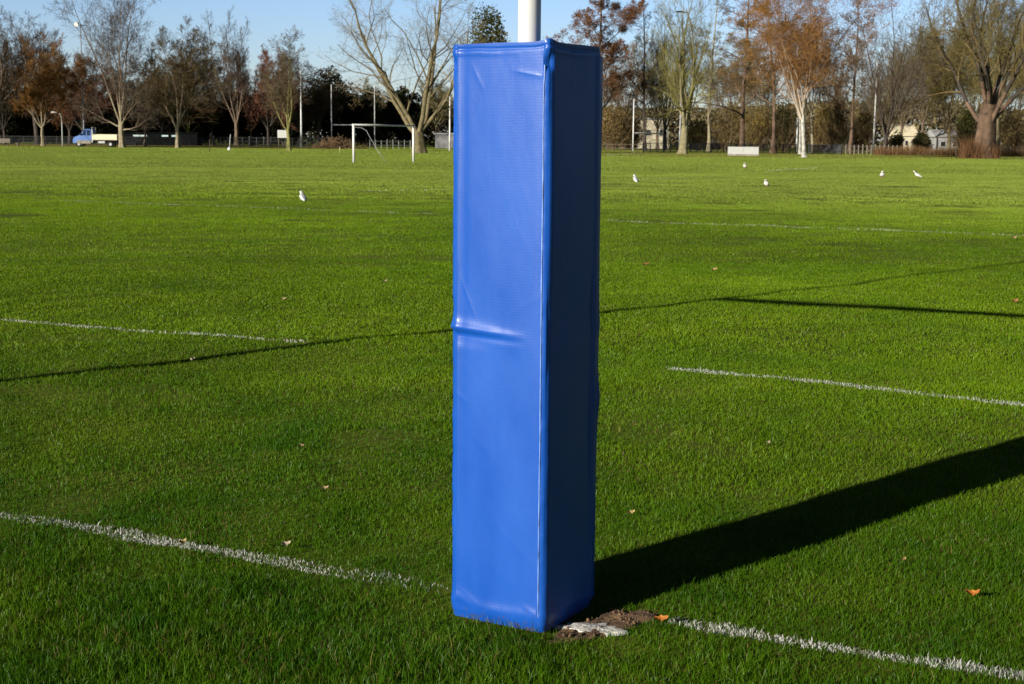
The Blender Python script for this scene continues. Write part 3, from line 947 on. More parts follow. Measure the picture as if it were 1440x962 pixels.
def make_bush(name, label, c, size, seed, cols, n=6000, ls=0.11, cat='bush', group=None, stems=True, clumps=26, ground=0.0, twigs=0, twigc=None):
    rng = np.random.default_rng(seed)
    root = empty(name, (c[0], c[1], 0))
    tag(root, label, cat, group)
    sx, sy, sz = size
    ce = norm(rng.normal(size=(clumps, 3))) * (0.25 + 0.6 * rng.random((clumps, 1)))
    ce[:, 2] = np.abs(ce[:, 2]) if ground else ce[:, 2]
    cr_ = 0.22 + 0.28 * rng.random(clumps)
    k = rng.integers(0, clumps, n)
    d = norm(rng.normal(size=(n, 3))) * (0.55 + 0.5 * rng.random((n, 1)))
    P = ce[k] + d * cr_[k][:, None]
    P = P * np.array([sx, sy, sz]) + np.array([0, 0, sz * (1.0 if not ground else 0.12)]) + np.array([0, 0, ground])
    P[:, 2] = np.abs(P[:, 2])
    v, q = leaf_quads(P, ls, rng)
    cc = jitcol(cols, clumps, rng, 0.3)[k] * (0.65 + 0.7 * rng.random((n, 1)))
    VV, QQ, CC = [v], [q], [np.repeat(cc, 4, 0)]
    off = len(v)
    if twigs:
        s0 = np.zeros((twigs, 3)); s0[:, 0] = rng.normal(0, sx * 0.25, twigs); s0[:, 1] = rng.normal(0, sy * 0.25, twigs); s0[:, 2] = rng.random(twigs) * sz * 0.6
        dd = rng.normal(size=(twigs, 3)) * np.array([0.6, 0.6, 0.3]) + np.array([0, 0, 0.9]) + s0 * np.array([0.5 / sx, 0.5 / sy, 0])
        Pt = poly(s0, dd, sz * (0.7 + 0.9 * rng.random(twigs)), 4, 0.16, 0.05, rng)
        v, q, npv = ribbons(Pt, np.full(twigs, 0.035), rng)
        VV.append(v); QQ.append(q + off); CC.append(np.repeat(jitcol(twigc, twigs, rng), npv, 0)); off += len(v)
    link('foliage', arr_mesh(name + '_foliage', np.concatenate(VV), np.concatenate(QQ), None, np.concatenate(CC)), M_LEAF, root)
    if stems:
        s0 = np.zeros((5, 3)); s0[:, 0] = rng.normal(0, 0.12 * sx, 5); s0[:, 1] = rng.normal(0, 0.12 * sy, 5); s0[:, 2] = -0.2
        Ps = poly(s0, np.array([[0, 0, 1.0]] * 5) + rng.normal(size=(5, 3)) * 0.3, np.full(5, sz * 1.1), 4, 0.08, 0.05, rng)
        Rs = np.linspace(0.12, 0.03, 5)[None].repeat(5, 0)
        v, q = tubes(Ps, Rs, 6)
        link('stem', arr_mesh(name + '_stem', v, q), BARK['brown'], root)
    return root


def hpx(y_top, px, Y):
    return pt(px, y_top, Y)[2]


PXM = lambda Y: Y / F_PX       # metres per photograph pixel at distance Y
GREY = ((0.125, 0.095, 0.07), (0.095, 0.072, 0.054), (0.15, 0.12, 0.088))
DKBR = ((0.075, 0.052, 0.036), (0.10, 0.07, 0.045))
RUST = ((0.27, 0.115, 0.035), (0.20, 0.085, 0.03), (0.24, 0.13, 0.045))
OLIV = ((0.19, 0.155, 0.05), (0.15, 0.12, 0.045), (0.22, 0.17, 0.07))
LIME = ((0.27, 0.25, 0.07), (0.20, 0.18, 0.06), (0.16, 0.13, 0.06))
REDB = ((0.16, 0.075, 0.05), (0.19, 0.09, 0.055), (0.12, 0.065, 0.045))


def tree_at(label, px, py, ytop, halfw_px, fork_y, trunk_px, seed, name='bare_tree', Y=None, **kw):
    if Y is None:
        x, y = at(px, py)
    else:
        x, y, _ = pt(px, 200, Y)
    return make_tree(name, label, (x, y), hpx(ytop, px, y), halfw_px * PXM(y), hpx(fork_y, px, y), trunk_px * PXM(y) / 2, seed, **kw)


# ---- left of the pad
tree_at('dark twiggy tree at the far left edge of the photo above the bench', -14, 206, 2, 88, 178, 10, 1, bark='pale', twig=DKBR, limbs=6, l_ang=0.55, n4=9, tw=0.034, lean=(0.1, 0))
tree_at('bare brown tree behind the rusty tree near the far left, its top reaching the sky', 52, 200, 18, 40, 150, 6, 2, Y=225, bark='dark', twig=DKBR, limbs=6, l_ang=0.4, tw=0.034)
tree_at('short rust-orange twiggy tree with a pale forked trunk left of the truck', 60, 205.5, 54, 60, 176, 5, 3, name='rusty_tree', bark='pale', twig=RUST, limbs=6, l_ang=0.7, n2=8, n3=8, n4=9, tw=0.036, leaves=14000, leafc=((0.22, 0.10, 0.025), (0.26, 0.15, 0.035), (0.13, 0.10, 0.03)), leafs=0.09)
tree_at('dull red-brown tree with a thin stem behind the floodlight pole', 118, 203, 80, 50, 180, 4, 4, name='rusty_tree', Y=222, bark='dark', twig=REDB, limbs=6, l_ang=0.7, n4=9, tw=0.038, leaves=9000, leafc=((0.15, 0.06, 0.025), (0.12, 0.07, 0.03)), leafs=0.10)
tree_at('tall bare tree with a pale forked trunk right behind the back of the blue truck', 172, 207.5, -38, 70, 171, 8, 5, bark='pale', twig=GREY, limbs=5, l_ang=0.36, l_asd=0.12, trop=0.13, lrr=0.40, n2=9, n3=7, n4=7, tw=0.026, lowlimbs=4, wander=0.09)
tree_at('slim dark forked tree between the tall pale tree and the two olive trees', 203, 206, 95, 24, 182, 3.4, 6, bark='brown', twig=DKBR, limbs=4, l_ang=0.5, tw=0.034)
tree_at('broad olive-brown tree with a thick pale trunk standing on leaf litter', 250.5, 208, 36, 52, 181, 6.4, 7, bark='pale', twig=((0.11, 0.085, 0.04), (0.14, 0.11, 0.05), (0.10, 0.065, 0.04)), limbs=7, l_ang=0.55, n2=8, n3=8, n4=9, tw=0.034, leaves=2500, leafc=((0.12, 0.11, 0.03), (0.10, 0.06, 0.03)), leafs=0.09)
tree_at('olive tree with a slender lime-green trunk beside the broad olive-brown tree', 268.5, 204.5, 60, 50, 186, 3.6, 8, bark='moss', twig=((0.11, 0.07, 0.04), (0.10, 0.08, 0.04)), limbs=6, l_ang=0.6, n4=8, tw=0.034, leaves=1500, leafc=((0.11, 0.05, 0.03), (0.10, 0.07, 0.03)), leafs=0.09)
tree_at('bare grey tree with upswept branches behind the fence, left of the reddish tree', 333, 204, 16, 40, 170, 6, 9, Y=222, n5=3, bark='brown', twig=((0.12, 0.095, 0.07), (0.09, 0.07, 0.05)), limbs=7, l_ang=0.36, trop=0.14, tw=0.028)
tree_at('reddish-brown rounded tree behind the mossy tree and its white notice board', 378, 204, 72, 42, 180, 4, 10, name='rusty_tree', Y=225, bark='dark', twig=((0.19, 0.085, 0.055), (0.22, 0.10, 0.065), (0.14, 0.07, 0.05)), limbs=7, l_ang=0.75, n2=8, n3=8, n4=9, tw=0.042, leaves=7000, leafc=((0.18, 0.08, 0.05), (0.14, 0.07, 0.045)), leafs=0.08)
tree_at('bare mossy-trunked tree standing in front of the white notice board', 406, 212, 40, 34, 181, 6, 11, bark='moss', twig=((0.15, 0.115, 0.075), (0.12, 0.085, 0.05)), limbs=6, l_ang=0.40, trop=0.13, tw=0.024)
tree_at('small brown tree behind the tall white post, left of the dark evergreens', 448, 204, 90, 32, 170, 4, 12, Y=232, bark='dark', twig=DKBR, limbs=6, l_ang=0.55, tw=0.036)
tree_at('big spreading bare willow, thick forked trunk, behind the right post of the football goal', 590, 215.5, -75, 118, 187, 17, 14, bark='olive', twig=((0.24, 0.20, 0.13), (0.19, 0.16, 0.10), (0.27, 0.23, 0.16)), limbs=5, l_ang=0.52, l_asd=0.18, trop=0.10, n2=8, n3=7, n4=6, tw=0.017, wander=0.15)
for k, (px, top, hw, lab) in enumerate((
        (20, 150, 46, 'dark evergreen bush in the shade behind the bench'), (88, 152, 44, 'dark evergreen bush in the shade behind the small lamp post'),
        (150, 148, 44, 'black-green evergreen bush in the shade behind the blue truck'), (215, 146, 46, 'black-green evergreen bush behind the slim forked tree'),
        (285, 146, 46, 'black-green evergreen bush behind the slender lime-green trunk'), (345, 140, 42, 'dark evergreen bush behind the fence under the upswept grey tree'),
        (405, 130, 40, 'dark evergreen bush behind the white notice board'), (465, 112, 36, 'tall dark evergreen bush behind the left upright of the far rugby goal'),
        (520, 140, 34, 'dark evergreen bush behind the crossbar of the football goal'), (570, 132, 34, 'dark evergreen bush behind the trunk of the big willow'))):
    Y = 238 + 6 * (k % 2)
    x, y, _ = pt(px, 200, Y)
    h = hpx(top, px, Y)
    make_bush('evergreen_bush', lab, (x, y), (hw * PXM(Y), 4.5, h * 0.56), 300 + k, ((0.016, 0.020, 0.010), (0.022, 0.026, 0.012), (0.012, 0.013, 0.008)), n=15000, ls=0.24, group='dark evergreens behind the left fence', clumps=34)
for k, (px, top, hw, c_, lab) in enumerate((
        (520, 112, 42, ((0.16, 0.13, 0.06), (0.20, 0.16, 0.08)), 'pale olive tree top above the evergreens behind the football goal'),
        (612, 108, 30, ((0.14, 0.12, 0.045), (0.18, 0.15, 0.06)), 'yellow-olive tree between the big willow and the pad'))):
    tree_at(lab, px, 204, top, hw, 175, 4, 330 + k, name='olive_tree', Y=262, bark='olive', twig=c_, limbs=7, l_ang=0.7, n2=8, n3=8, n4=9, n5=5, tw=0.04)
x, y, _ = pt(685, 200, 205)
er = make_bush('evergreen_tree', 'rounded dark green evergreen tree just left of the white post above the pad', (x, y), (42 * PXM(205), 4.0, (hpx(12, 685, 205) - 2.0) * 0.52), 350,
               ((0.085, 0.085, 0.026), (0.10, 0.09, 0.03), (0.06, 0.065, 0.02)), n=52000, ls=0.18, cat='tree', clumps=60, ground=0.0)

# ---- right of the pad
tree_at('tall red-brown tree with nests standing right behind the blue pad', 838, 207, -75, 58, 170, 7, 21, name='rusty_tree', Y=199, bark='red', twig=((0.19, 0.095, 0.05), (0.24, 0.12, 0.06), (0.15, 0.08, 0.045)), limbs=20, l_ang=0.75, leader=True, n2=8, n3=8, n4=7, tw=0.032, leaves=24000, leafc=((0.25, 0.10, 0.03), (0.19, 0.085, 0.03), (0.15, 0.08, 0.035)), leafs=0.10)
tree_at('slim dark upright tree with one nest, behind the white goal crossbar', 907, 206, -25, 24, 160, 5, 22, Y=203, bark='dark', twig=((0.10, 0.08, 0.06), (0.13, 0.10, 0.07)), limbs=20, l_ang=0.65, leader=True, n2=6, n3=5, n4=4, tw=0.024)
tree_at('dark-trunked bare tree at the end of the white goal crossbar', 935, 212, 14, 30, 181, 6, 23, bark='dark', twig=((0.14, 0.12, 0.06), (0.10, 0.085, 0.05)), limbs=7, l_ang=0.35, trop=0.13, n4=6, tw=0.022)
tree_at('lime-green mossy tree with a thick pale trunk and a fan of upright branches', 960, 216.5, -30, 44, 176, 11, 24, bark='limepale', twig=LIME, limbs=9, l_ang=0.32, l_asd=0.12, trop=0.15, n2=8, n3=6, n4=6, tw=0.020, t2=0.08)
tree_at('tall yellowish poplar with a pale trunk behind the lime-green mossy tree', 997, 204, -40, 28, 180, 5, 25, Y=195, bark='pale', twig=((0.21, 0.18, 0.09), (0.17, 0.14, 0.07)), limbs=18, l_ang=0.4, leader=True, n2=6, n3=6, n4=5, tw=0.026)
tree_at('tall straight-trunked dark topped tree behind the white bench board', 1044, 204.5, -60, 46, 165, 7, 26, Y=182, bark='red', twig=((0.12, 0.09, 0.06), (0.15, 0.11, 0.075)), limbs=16, l_ang=0.95, trop=0.03, leader=True, n2=7, n3=6, n4=5, tw=0.026)
tree_at('brown tree with a leaning reddish trunk left of the white birch', 1087, 206, -20, 48, 150, 6.5, 27, Y=178, bark='red', twig=((0.20, 0.12, 0.05), (0.17, 0.12, 0.06)), limbs=12, l_ang=0.75, leader=True, n2=7, n3=7, n4=6, tw=0.030, leaves=9000, leafc=((0.25, 0.13, 0.03), (0.20, 0.13, 0.04)), leafs=0.09)
tree_at('large orange-brown birch with white twin trunks', 1131, 221.5, -50, 98, 160, 6.0, 28, name='birch_tree', bark='birch', twig=((0.30, 0.15, 0.055), (0.24, 0.12, 0.045), (0.27, 0.16, 0.07)), limbs=8, l_ang=0.42, l_asd=0.16, trop=0.12, n2=9, n3=8, n4=7, droop=0.05, tw=0.020, leaves=26000, leafc=((0.36, 0.15, 0.035), (0.30, 0.13, 0.03), (0.28, 0.17, 0.05)), leafs=0.055, group='birches')
tree_at('slim white birch stem close behind the large birch', 1125, 217, 20, 30, 165, 3.6, 29, name='birch_tree', bark='birch', twig=((0.27, 0.14, 0.05), (0.22, 0.12, 0.05)), limbs=5, l_ang=0.5, tw=0.022, n4=5, group='birches')
tree_at('bare red-trunked tree between the birch and the tall white pole', 1196, 205, -30, 44, 160, 5, 30, Y=188, bark='red', twig=((0.19, 0.12, 0.07), (0.15, 0.10, 0.06)), limbs=14, l_ang=0.9, leader=True, n2=7, n3=7, n4=6, tw=0.026)
tree_at('pale thin trunked tree behind the birch on its right', 1143, 205, 40, 36, 160, 4, 31, Y=196, bark='pale', twig=((0.18, 0.12, 0.06), (0.14, 0.10, 0.05)), limbs=6, l_ang=0.5, tw=0.028)
tree_at('black-trunked bare tree with wide rising branches right of the tall white pole', 1242, 217.5, -22, 62, 192, 6.5, 32, bark='dark', twig=((0.12, 0.09, 0.06), (0.09, 0.07, 0.05), (0.15, 0.12, 0.08)), limbs=9, l_ang=0.42, l_asd=0.18, trop=0.14, n2=7, n3=6, n4=5, tw=0.020, t2=0.15)
tree_at('huge old tree with a massive reddish trunk near the right edge', 1383, 223, -110, 128, 145, 26, 33, t2=0.3, lt0=0.45, name='old_tree', bark='red', twig=((0.19, 0.16, 0.06), (0.15, 0.125, 0.055), (0.11, 0.085, 0.05)), limbs=9, l_ang=0.44, l_asd=0.2, trop=0.08, n2=9, n3=8, n4=7, tw=0.020, wander=0.17, lrr=0.30, leaves=9000, leafc=((0.22, 0.18, 0.05), (0.17, 0.15, 0.05)), leafs=0.06)
tree_at('grey hazy tree behind the black-trunked tree', 1296, 205, 26, 40, 170, 4, 34, Y=225, bark='brown', twig=((0.19, 0.155, 0.12), (0.16, 0.13, 0.10)), limbs=7, l_ang=0.45, n4=9, tw=0.034)
tree_at('olive willow with hanging twigs left of the huge old tree', 1336, 206, 30, 44, 165, 5, 35, name='willow_tree', Y=182, bark='olive', twig=OLIV, limbs=8, l_ang=0.5, n2=8, n3=8, n4=8, droop=0.10, tw=0.026, leaves=5000, leafc=((0.21, 0.17, 0.05),), leafs=0.07)
tree_at('greenish-trunked tree behind the right side of the huge old tree', 1404, 209, -20, 46, 150, 7, 36, Y=172, name='willow_tree', bark='olive', twig=OLIV, limbs=8, l_ang=0.55, n2=8, n3=8, n4=8, droop=0.07, tw=0.026)
tree_at('olive-brown tree cut off by the right edge of the photo', 1450, 206, -30, 50, 150, 6, 37, Y=188, bark='brown', twig=((0.16, 0.13, 0.06), (0.12, 0.09, 0.05)), limbs=8, l_ang=0.55, n2=8, n3=8, n4=8, tw=0.028)
tree_at('reddish tree far behind the gap between the lime-green tree and the birch', 1020, 204, 60, 44, 165, 4, 38, Y=240, bark='brown', twig=((0.17, 0.125, 0.075), (0.14, 0.10, 0.06)), limbs=7, l_ang=0.6, n2=8, n3=8, n4=8, tw=0.036)
for k, (px, top, hw, Y, c_, lab, g) in enumerate((
        (862, 150, 26, 212, ((0.20, 0.15, 0.06), (0.17, 0.12, 0.05)), 'yellow-brown bush right beside the blue pad edge', 0),
        (890, 158, 22, 215, ((0.17, 0.14, 0.07), (0.14, 0.11, 0.055)), 'brown bush behind the left end of the white crossbar', 0),
        (980, 170, 22, 215, ((0.21, 0.17, 0.06), (0.18, 0.15, 0.06)), 'yellow-olive bush behind the thick trunk of the lime-green tree', 0),
        (1022, 140, 26, 212, ((0.17, 0.14, 0.06), (0.19, 0.14, 0.05)), 'tall olive bush behind the black railings', 0),
        (1062, 150, 24, 208, ((0.19, 0.14, 0.04), (0.15, 0.12, 0.04)), 'golden-brown bush behind the white bench board', 0),
        (1103, 140, 22, 205, ((0.035, 0.04, 0.018), (0.05, 0.05, 0.02)), 'dark green bush left of the white birch trunk', 1),
        (1155, 150, 18, 205, ((0.20, 0.14, 0.04), (0.16, 0.12, 0.04)), 'golden bush right of the white birch trunk', 0),
        (1178, 146, 17, 200, ((0.05, 0.042, 0.02), (0.065, 0.05, 0.022)), 'dark olive bush behind the grey paling fence', 1),
        (1212, 152, 20, 210, ((0.18, 0.14, 0.05), (0.15, 0.11, 0.04)), 'brown-gold bush behind the tall white pole', 0),
        (1258, 188, 13, 205, ((0.05, 0.055, 0.022), (0.04, 0.045, 0.02)), 'low dark green bush behind the black trunk', 1),
        (1296, 190, 14, 196, ((0.045, 0.05, 0.022), (0.05, 0.05, 0.022)), 'low dark green hedge bush before the cream house', 1),
        (1358, 150, 13, 165, ((0.10, 0.105, 0.03), (0.08, 0.085, 0.025)), 'ivy-green bush leaning on the left of the huge old trunk', 1),
        (1425, 150, 26, 190, ((0.15, 0.12, 0.05), (0.19, 0.14, 0.055)), 'brown bush at the right edge behind the rust hedge', 0))):
    x, y, _ = pt(px, 200, Y)
    h = hpx(top, px, Y)
    make_bush('evergreen_bush' if g else 'autumn_bush', lab, (x, y), (hw * PXM(Y), 1.8, h * 0.55), 400 + k, tuple(tuple(v_ * (1.0 if g else 1.35) for v_ in cc_) for cc_ in c_), n=4200, ls=0.12, group='bushes behind the right fence', clumps=28, twigs=500, twigc=((0.22, 0.16, 0.08), (0.16, 0.11, 0.06)))
for k, (px, top, hw, Y, c_, lab) in enumerate((
        (875, 60, 40, 235, ((0.20, 0.13, 0.07), (0.17, 0.11, 0.06)), 'hazy brown tree far behind the gap right of the pad'),
        (925, 50, 38, 240, ((0.17, 0.15, 0.08), (0.15, 0.12, 0.07)), 'hazy grey-olive tree far behind the dark-trunked tree'),
        (1075, 70, 40, 232, ((0.19, 0.15, 0.07), (0.17, 0.13, 0.06)), 'hazy golden tree far behind the brown leaning trunk'),
        (1326, 12, 46, 230, ((0.22, 0.19, 0.085), (0.19, 0.16, 0.075)), 'hazy pale olive tree far behind the white house'),
        (1168, 50, 40, 236, ((0.19, 0.14, 0.075), (0.17, 0.12, 0.07)), 'hazy brown tree far behind the right half of the birch'),
        (1222, 60, 38, 238, ((0.18, 0.145, 0.10), (0.16, 0.13, 0.09)), 'hazy grey-brown tree far behind the tall white pole'),
        (1268, 40, 38, 232, ((0.20, 0.165, 0.075), (0.17, 0.14, 0.07)), 'hazy olive tree far behind the cream house'),
        (1368, 2, 50, 226, ((0.22, 0.185, 0.075), (0.19, 0.16, 0.065)), 'hazy olive tree far behind the huge old trunk'),
        (1418, 16, 46, 232, ((0.17, 0.14, 0.065), (0.15, 0.12, 0.06)), 'hazy brown-olive tree far behind the long white building'))):
    tree_at(lab, px, 204, top, hw, 178, 4, 500 + k, name='bare_tree', Y=Y, bark='brown', twig=c_, limbs=7, l_ang=0.55, n2=8, n3=8, n4=8, n5=5, tw=0.036, group='hazy trees far behind the right fence')
for k, (px, top, hw, c_, lab) in enumerate((
        (6, 60, 50, ((0.085, 0.06, 0.045), (0.07, 0.05, 0.035)), 'dusky brown tree far behind the bench at the left edge'),
        (98, 96, 44, ((0.10, 0.06, 0.042), (0.08, 0.05, 0.035)), 'dusky red-brown tree far behind the small lamp post'),
        (165, 92, 46, ((0.095, 0.06, 0.042), (0.08, 0.055, 0.038)), 'dusky brown tree far behind the tall forked tree by the truck'),
        (228, 84, 46, ((0.085, 0.06, 0.042), (0.07, 0.05, 0.035)), 'dusky brown tree far behind the broad olive-brown tree'),
        (300, 88, 44, ((0.085, 0.062, 0.045), (0.07, 0.05, 0.035)), 'dusky brown tree far behind the thin black pole'),
        (352, 104, 36, ((0.09, 0.06, 0.045), (0.075, 0.05, 0.04)), 'dusky brown tree between the upswept grey tree and the reddish tree'),
        (425, 108, 34, ((0.085, 0.062, 0.045), (0.07, 0.05, 0.035)), 'dusky brown tree far behind the tall white post'))):
    tree_at(lab, px, 204, top, hw, 182, 4, 560 + k, name='bare_tree', Y=230 + 4 * (k % 3), bark='dark', twig=c_, limbs=7, l_ang=0.65, n2=8, n3=8, n4=8, n5=6, tw=0.042, group='dusky trees far behind the left fence')
# nests
for (px, py, Y, s, lab) in ((866, 9, 198, 0.6, 'large dark nest high in the red-brown tree beside the post'), (876, 41, 198, 0.55, 'lower dark nest in the red-brown tree beside the pad'), (906, 120, 202, 0.42, 'dark nest in the slim upright tree behind the white crossbar')):
    c = pt(px, py, Y)
    n = 500
    d = norm(RNG.normal(size=(n, 3))) * s * (0.5 + 0.5 * RNG.random((n, 1))) * np.array([1, 1, 0.75])
    P = poly(d, RNG.normal(size=(n, 3)), np.full(n, 0.6), 2, 0.2, 0, RNG)
    v, q, npv = ribbons(P, np.full(n, 0.035), RNG)
    o = link('nest', arr_mesh('nest', v, q, None, np.repeat(jitcol(((0.05, 0.035, 0.025), (0.08, 0.05, 0.03)), n, RNG), npv, 0)), M_TWIG, None, c)
    tag(o, lab, 'nest', 'nests in the trees')

# rust-coloured suckers round the old trunk, and rust hedge at the right
def sucker_mass(name, label, x0, x1, Y0, Y1, h, n, cols, seed, cat='hedge', kind=None, group=None, w=0.03):
    rng = np.random.default_rng(seed)
    s = np.stack([x0 + (x1 - x0) * rng.random(n), Y0 + (Y1 - Y0) * rng.random(n), np.zeros(n)], -1)
    hh = h * (0.45 + 0.75 * fbm(s[:, 0] * 0.5, s[:, 1] * 0.5, seed, 2)) * (0.6 + 0.5 * rng.random(n))
    P = poly(s, rng.normal(size=(n, 3)) * 0.22 + np.array([0, 0, 1.0]), hh, 3, 0.12, 0.03, rng)
    v, q, npv = ribbons(P, np.full(n, w), rng)
    o = link(name, arr_mesh(name, v, q, None, np.repeat(jitcol(cols, n, rng, 0.4), npv, 0)), M_LEAF)
    return tag(o, label, cat, group, kind)

x0 = pt(1232, 205, 168)[0]; x1 = pt(1520, 205, 168)[0]
sucker_mass('hedge', 'low rust-red bare hedge running along the right edge of the field', x0, x1, 166, 170, 1.35, 6500, ((0.21, 0.105, 0.05), (0.17, 0.10, 0.05), (0.22, 0.15, 0.07)), 5)
tx, ty = at(1376, 223)
sucker_mass('suckers', 'rust-red young shoots sprouting round the base of the huge old trunk', tx - 1.9, tx + 1.7, ty - 1.3, ty + 0.6, 2.1, 650, ((0.22, 0.11, 0.055), (0.17, 0.10, 0.05)), 6, cat='shoots', w=0.03)
# far woodland closing the view
rng = np.random.default_rng(77)
n = 290000
xw = (rng.random(n) * 2 - 1) * 190
yw = 285 + 25 * rng.random(n)
hw_ = 5.0 + 6.5 * fbm(xw * 0.05, xw * 0 + 3, 5, 3) + 1.5 * fbm(xw * 0.35, yw * 0.2, 8, 2)
P = np.stack([xw, yw, hw_ * rng.random(n) ** 0.8], -1)
m_ = rng.random(n) < 0.66
az_ = R(28) + R(258) * rng.random(n); rd_ = 132 + 22 * rng.random(n)  # unseen ring of trees round the field, added to block low sky light
P[m_, 0] = (rd_ * np.sin(az_))[m_]; P[m_, 1] = (rd_ * np.cos(az_))[m_]
P[m_, 2] = ((17 + 9 * fbm(az_ * 9, az_ * 0 + 3, 15, 3)) * rng.random(n) ** 0.85)[m_]
xw = P[:, 0]
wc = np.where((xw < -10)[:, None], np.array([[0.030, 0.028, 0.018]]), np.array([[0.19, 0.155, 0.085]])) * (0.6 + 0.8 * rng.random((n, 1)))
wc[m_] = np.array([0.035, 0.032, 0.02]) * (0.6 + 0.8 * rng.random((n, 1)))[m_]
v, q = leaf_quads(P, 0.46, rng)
tag(link('woodland', arr_mesh('woodland', v, q, None, np.repeat(wc, 4, 0)), M_LEAF), 'far belt of woodland behind the trees, with an added unseen ring round the field', None, None, 'stuff')

# ------------------------------------------------------------------ far structures
def lathe_pole(bm, pts_r, n=12, x=0, y=0):
    bm_tube(bm, [(x, y, z) for z, _ in pts_r], [r for _, r in pts_r], n)


def far_goal(label, px_a, px_b, py_a, py_b, ytop, ybar, r=0.06, name='rugby_goal', Y=None, group=None):
    if Y is None:
        a = np.array(at(px_a, py_a)); b = np.array(at(px_b, py_b))
    else:
        a = np.array(pt(px_a, 200, Y)[:2]); b = np.array(pt(px_b, 200, Y)[:2])
    d = b - a; L = np.linalg.norm(d)
    g = empty(name, (a[0], a[1], 0), math.atan2(d[1], d[0]))
    tag(g, label, 'rugby goal', group)
    hb = hpx(ybar, px_a, a[1]); ht = hpx(ytop, px_a, a[1])
    for x in (0, L):
        bm = bmesh.new(); bm_tube(bm, [(x, 0, -0.1), (x, 0, hb + .1), (x, 0, ht)], [r, r, r * 0.75], 10)
        bm_obj('post', bm, M_WHITE, g)
    bm = bmesh.new(); bm_tube(bm, [(r, 0, hb), (L - r, 0, hb)], r * 1.15, 10)
    bm_obj('crossbar', bm, M_WHITE, g)
    return g


far_goal('thin white rugby goal far behind the football goal', 466.5, 527, 206, 206, 119, 175.5, 0.07, Y=205)
far_goal('white rugby goal right of the pad with its crossbar running to a dark trunk', 890, 937, 212.5, 211.5, 139, 187, 0.085)
# tall white goal post seen on its own
for lab, px, py, yt, r in (('tall white post standing before the dark evergreens, right of the mossy tree', 424, 207.5, 97, 0.13),
                           ('tall white pole between the birch and the black-trunked tree', 1228, 216, 86, 0.11),
                           ('short white post just left of the white birch trunks', 1120, 215, 166, 0.13),
                           ('white post half hidden by the left edge of the blue pad', 632.5, 199, 128, 0.10)):
    if py < 203: x, y, _ = pt(px, 200, 170)
    else: x, y = at(px, py)
    h = hpx(yt, px, y)
    root = empty('tall_post', (x, y, 0)); tag(root, lab, 'post', 'white posts round the field')
    bm = bmesh.new(); lathe_pole(bm, [(-0.1, r * 1.1), (h * 0.3, r), (h * 0.31, r * 0.95), (h, r * 0.6)], 12)
    bm_obj('shaft', bm, M_WHITE, root)
    bm = bmesh.new(); lathe_pole(bm, [(h, r * 0.72), (h + 0.05, r * 0.72), (h + 0.12, 0.02)], 12)
    bm_obj('cap', bm, M_WHITE_DULL, root)

# football goal
a = np.array(at(497.5, 228.8)); b = np.array(at(581.5, 227.6)); d = b - a; L = np.linalg.norm(d)
fg = empty('football_goal', (a[0], a[1], 0), math.atan2(d[1], d[0]))
tag(fg, 'white football goal frame without a net on the far field', 'football goal')
hb = hpx(175.5, 497.5, a[1])
for x in (0, L):
    bm = bmesh.new(); bm_tube(bm, [(x, 0, -0.1), (x, 0, hb)], 0.075, 14); bm_obj('post', bm, M_WHITE, fg)
bm = bmesh.new(); bm_tube(bm, [(-0.085, 0, hb), (L + 0.085, 0, hb)], 0.055, 14); bm_obj('crossbar', bm, M_WHITE, fg)
back = Vector((0, 1, 0))
for x in (0.0,):
    c = [(x, -0.06, hb - 0.15), (x, -0.6, hb - 0.17), (x, -1.0, hb - 0.35), (x, -1.3, hb - 0.8), (x, -1.9, hb - 1.6), (x, -2.5, 0.05)]
    bm = bmesh.new(); bm_tube(bm, c, 0.014, 6); bm_obj('net_support', bm, M_STEEL, fg)

# floodlight columns
def floodlight(label, px, py, ytop, Y, white=True):
    x, y, _ = pt(px, py, Y); h = hpx(ytop, px, y)
    g = empty('floodlight', (x, y, 0)); tag(g, label, 'floodlight', 'floodlight poles')
    bm = bmesh.new(); lathe_pole(bm, [(-0.1, 0.16), (h * 0.15, 0.15), (h * 0.16, 0.10), (h, 0.06)], 10)
    bm_obj('pole', bm, M_STEEL, g)
    bm = bmesh.new(); bm_tube(bm, [(-0.5, 0, h), (0.75, 0, h - 0.1)], 0.05, 8); bm_obj('bracket', bm, M_BLACK, g)
    bm = bmesh.new()
    if not white: bm_box(bm, (-0.35, -0.2, h + 0.02), (1.0, 0.5, 0.20), 0, 0.06)
    else: bm_tube(bm, [(-0.25, 0.1, h + 0.05), (-0.35, -0.05, h + 0.08), (-0.45, -0.42, h - 0.02), (-0.46, -0.46, h - 0.03)], [0.12, 0.28, 0.36, 0.30], 14)
    bm_obj('lamp_head', bm, M_WHITE if white else M_BLACK, g)
    return g


floodlight('tall slim floodlight pole with a round white lamp rising above the truck', 118.5, 200, 35, 197)
floodlight('floodlight with a dark lamp head high behind the lime-green mossy tree', 956, 200, 17, 180, False)
# small lamp post left of the truck
x, y, _ = pt(88, 200, 198)
g = empty('lamp_post', (x, y, 0)); tag(g, 'short pale lamp post with a small lamp between rusty tree and truck', 'lamp post')
h = hpx(160, 88, y)
bm = bmesh.new(); bm_tube(bm, [(0, 0, -0.1), (0, 0, h - 0.6), (-0.25, 0, h), (-0.9, 0, h + 0.2)], [0.11, 0.075, 0.06, 0.05], 8); bm_obj('pole', bm, M_WHITE_DULL, g)
bm = bmesh.new(); bm_box(bm, (-1.15, 0, h + 0.2), (0.55, 0.25, 0.14), 0, 0.03); bm_obj('lamp_head', bm, M_WHITE, g)

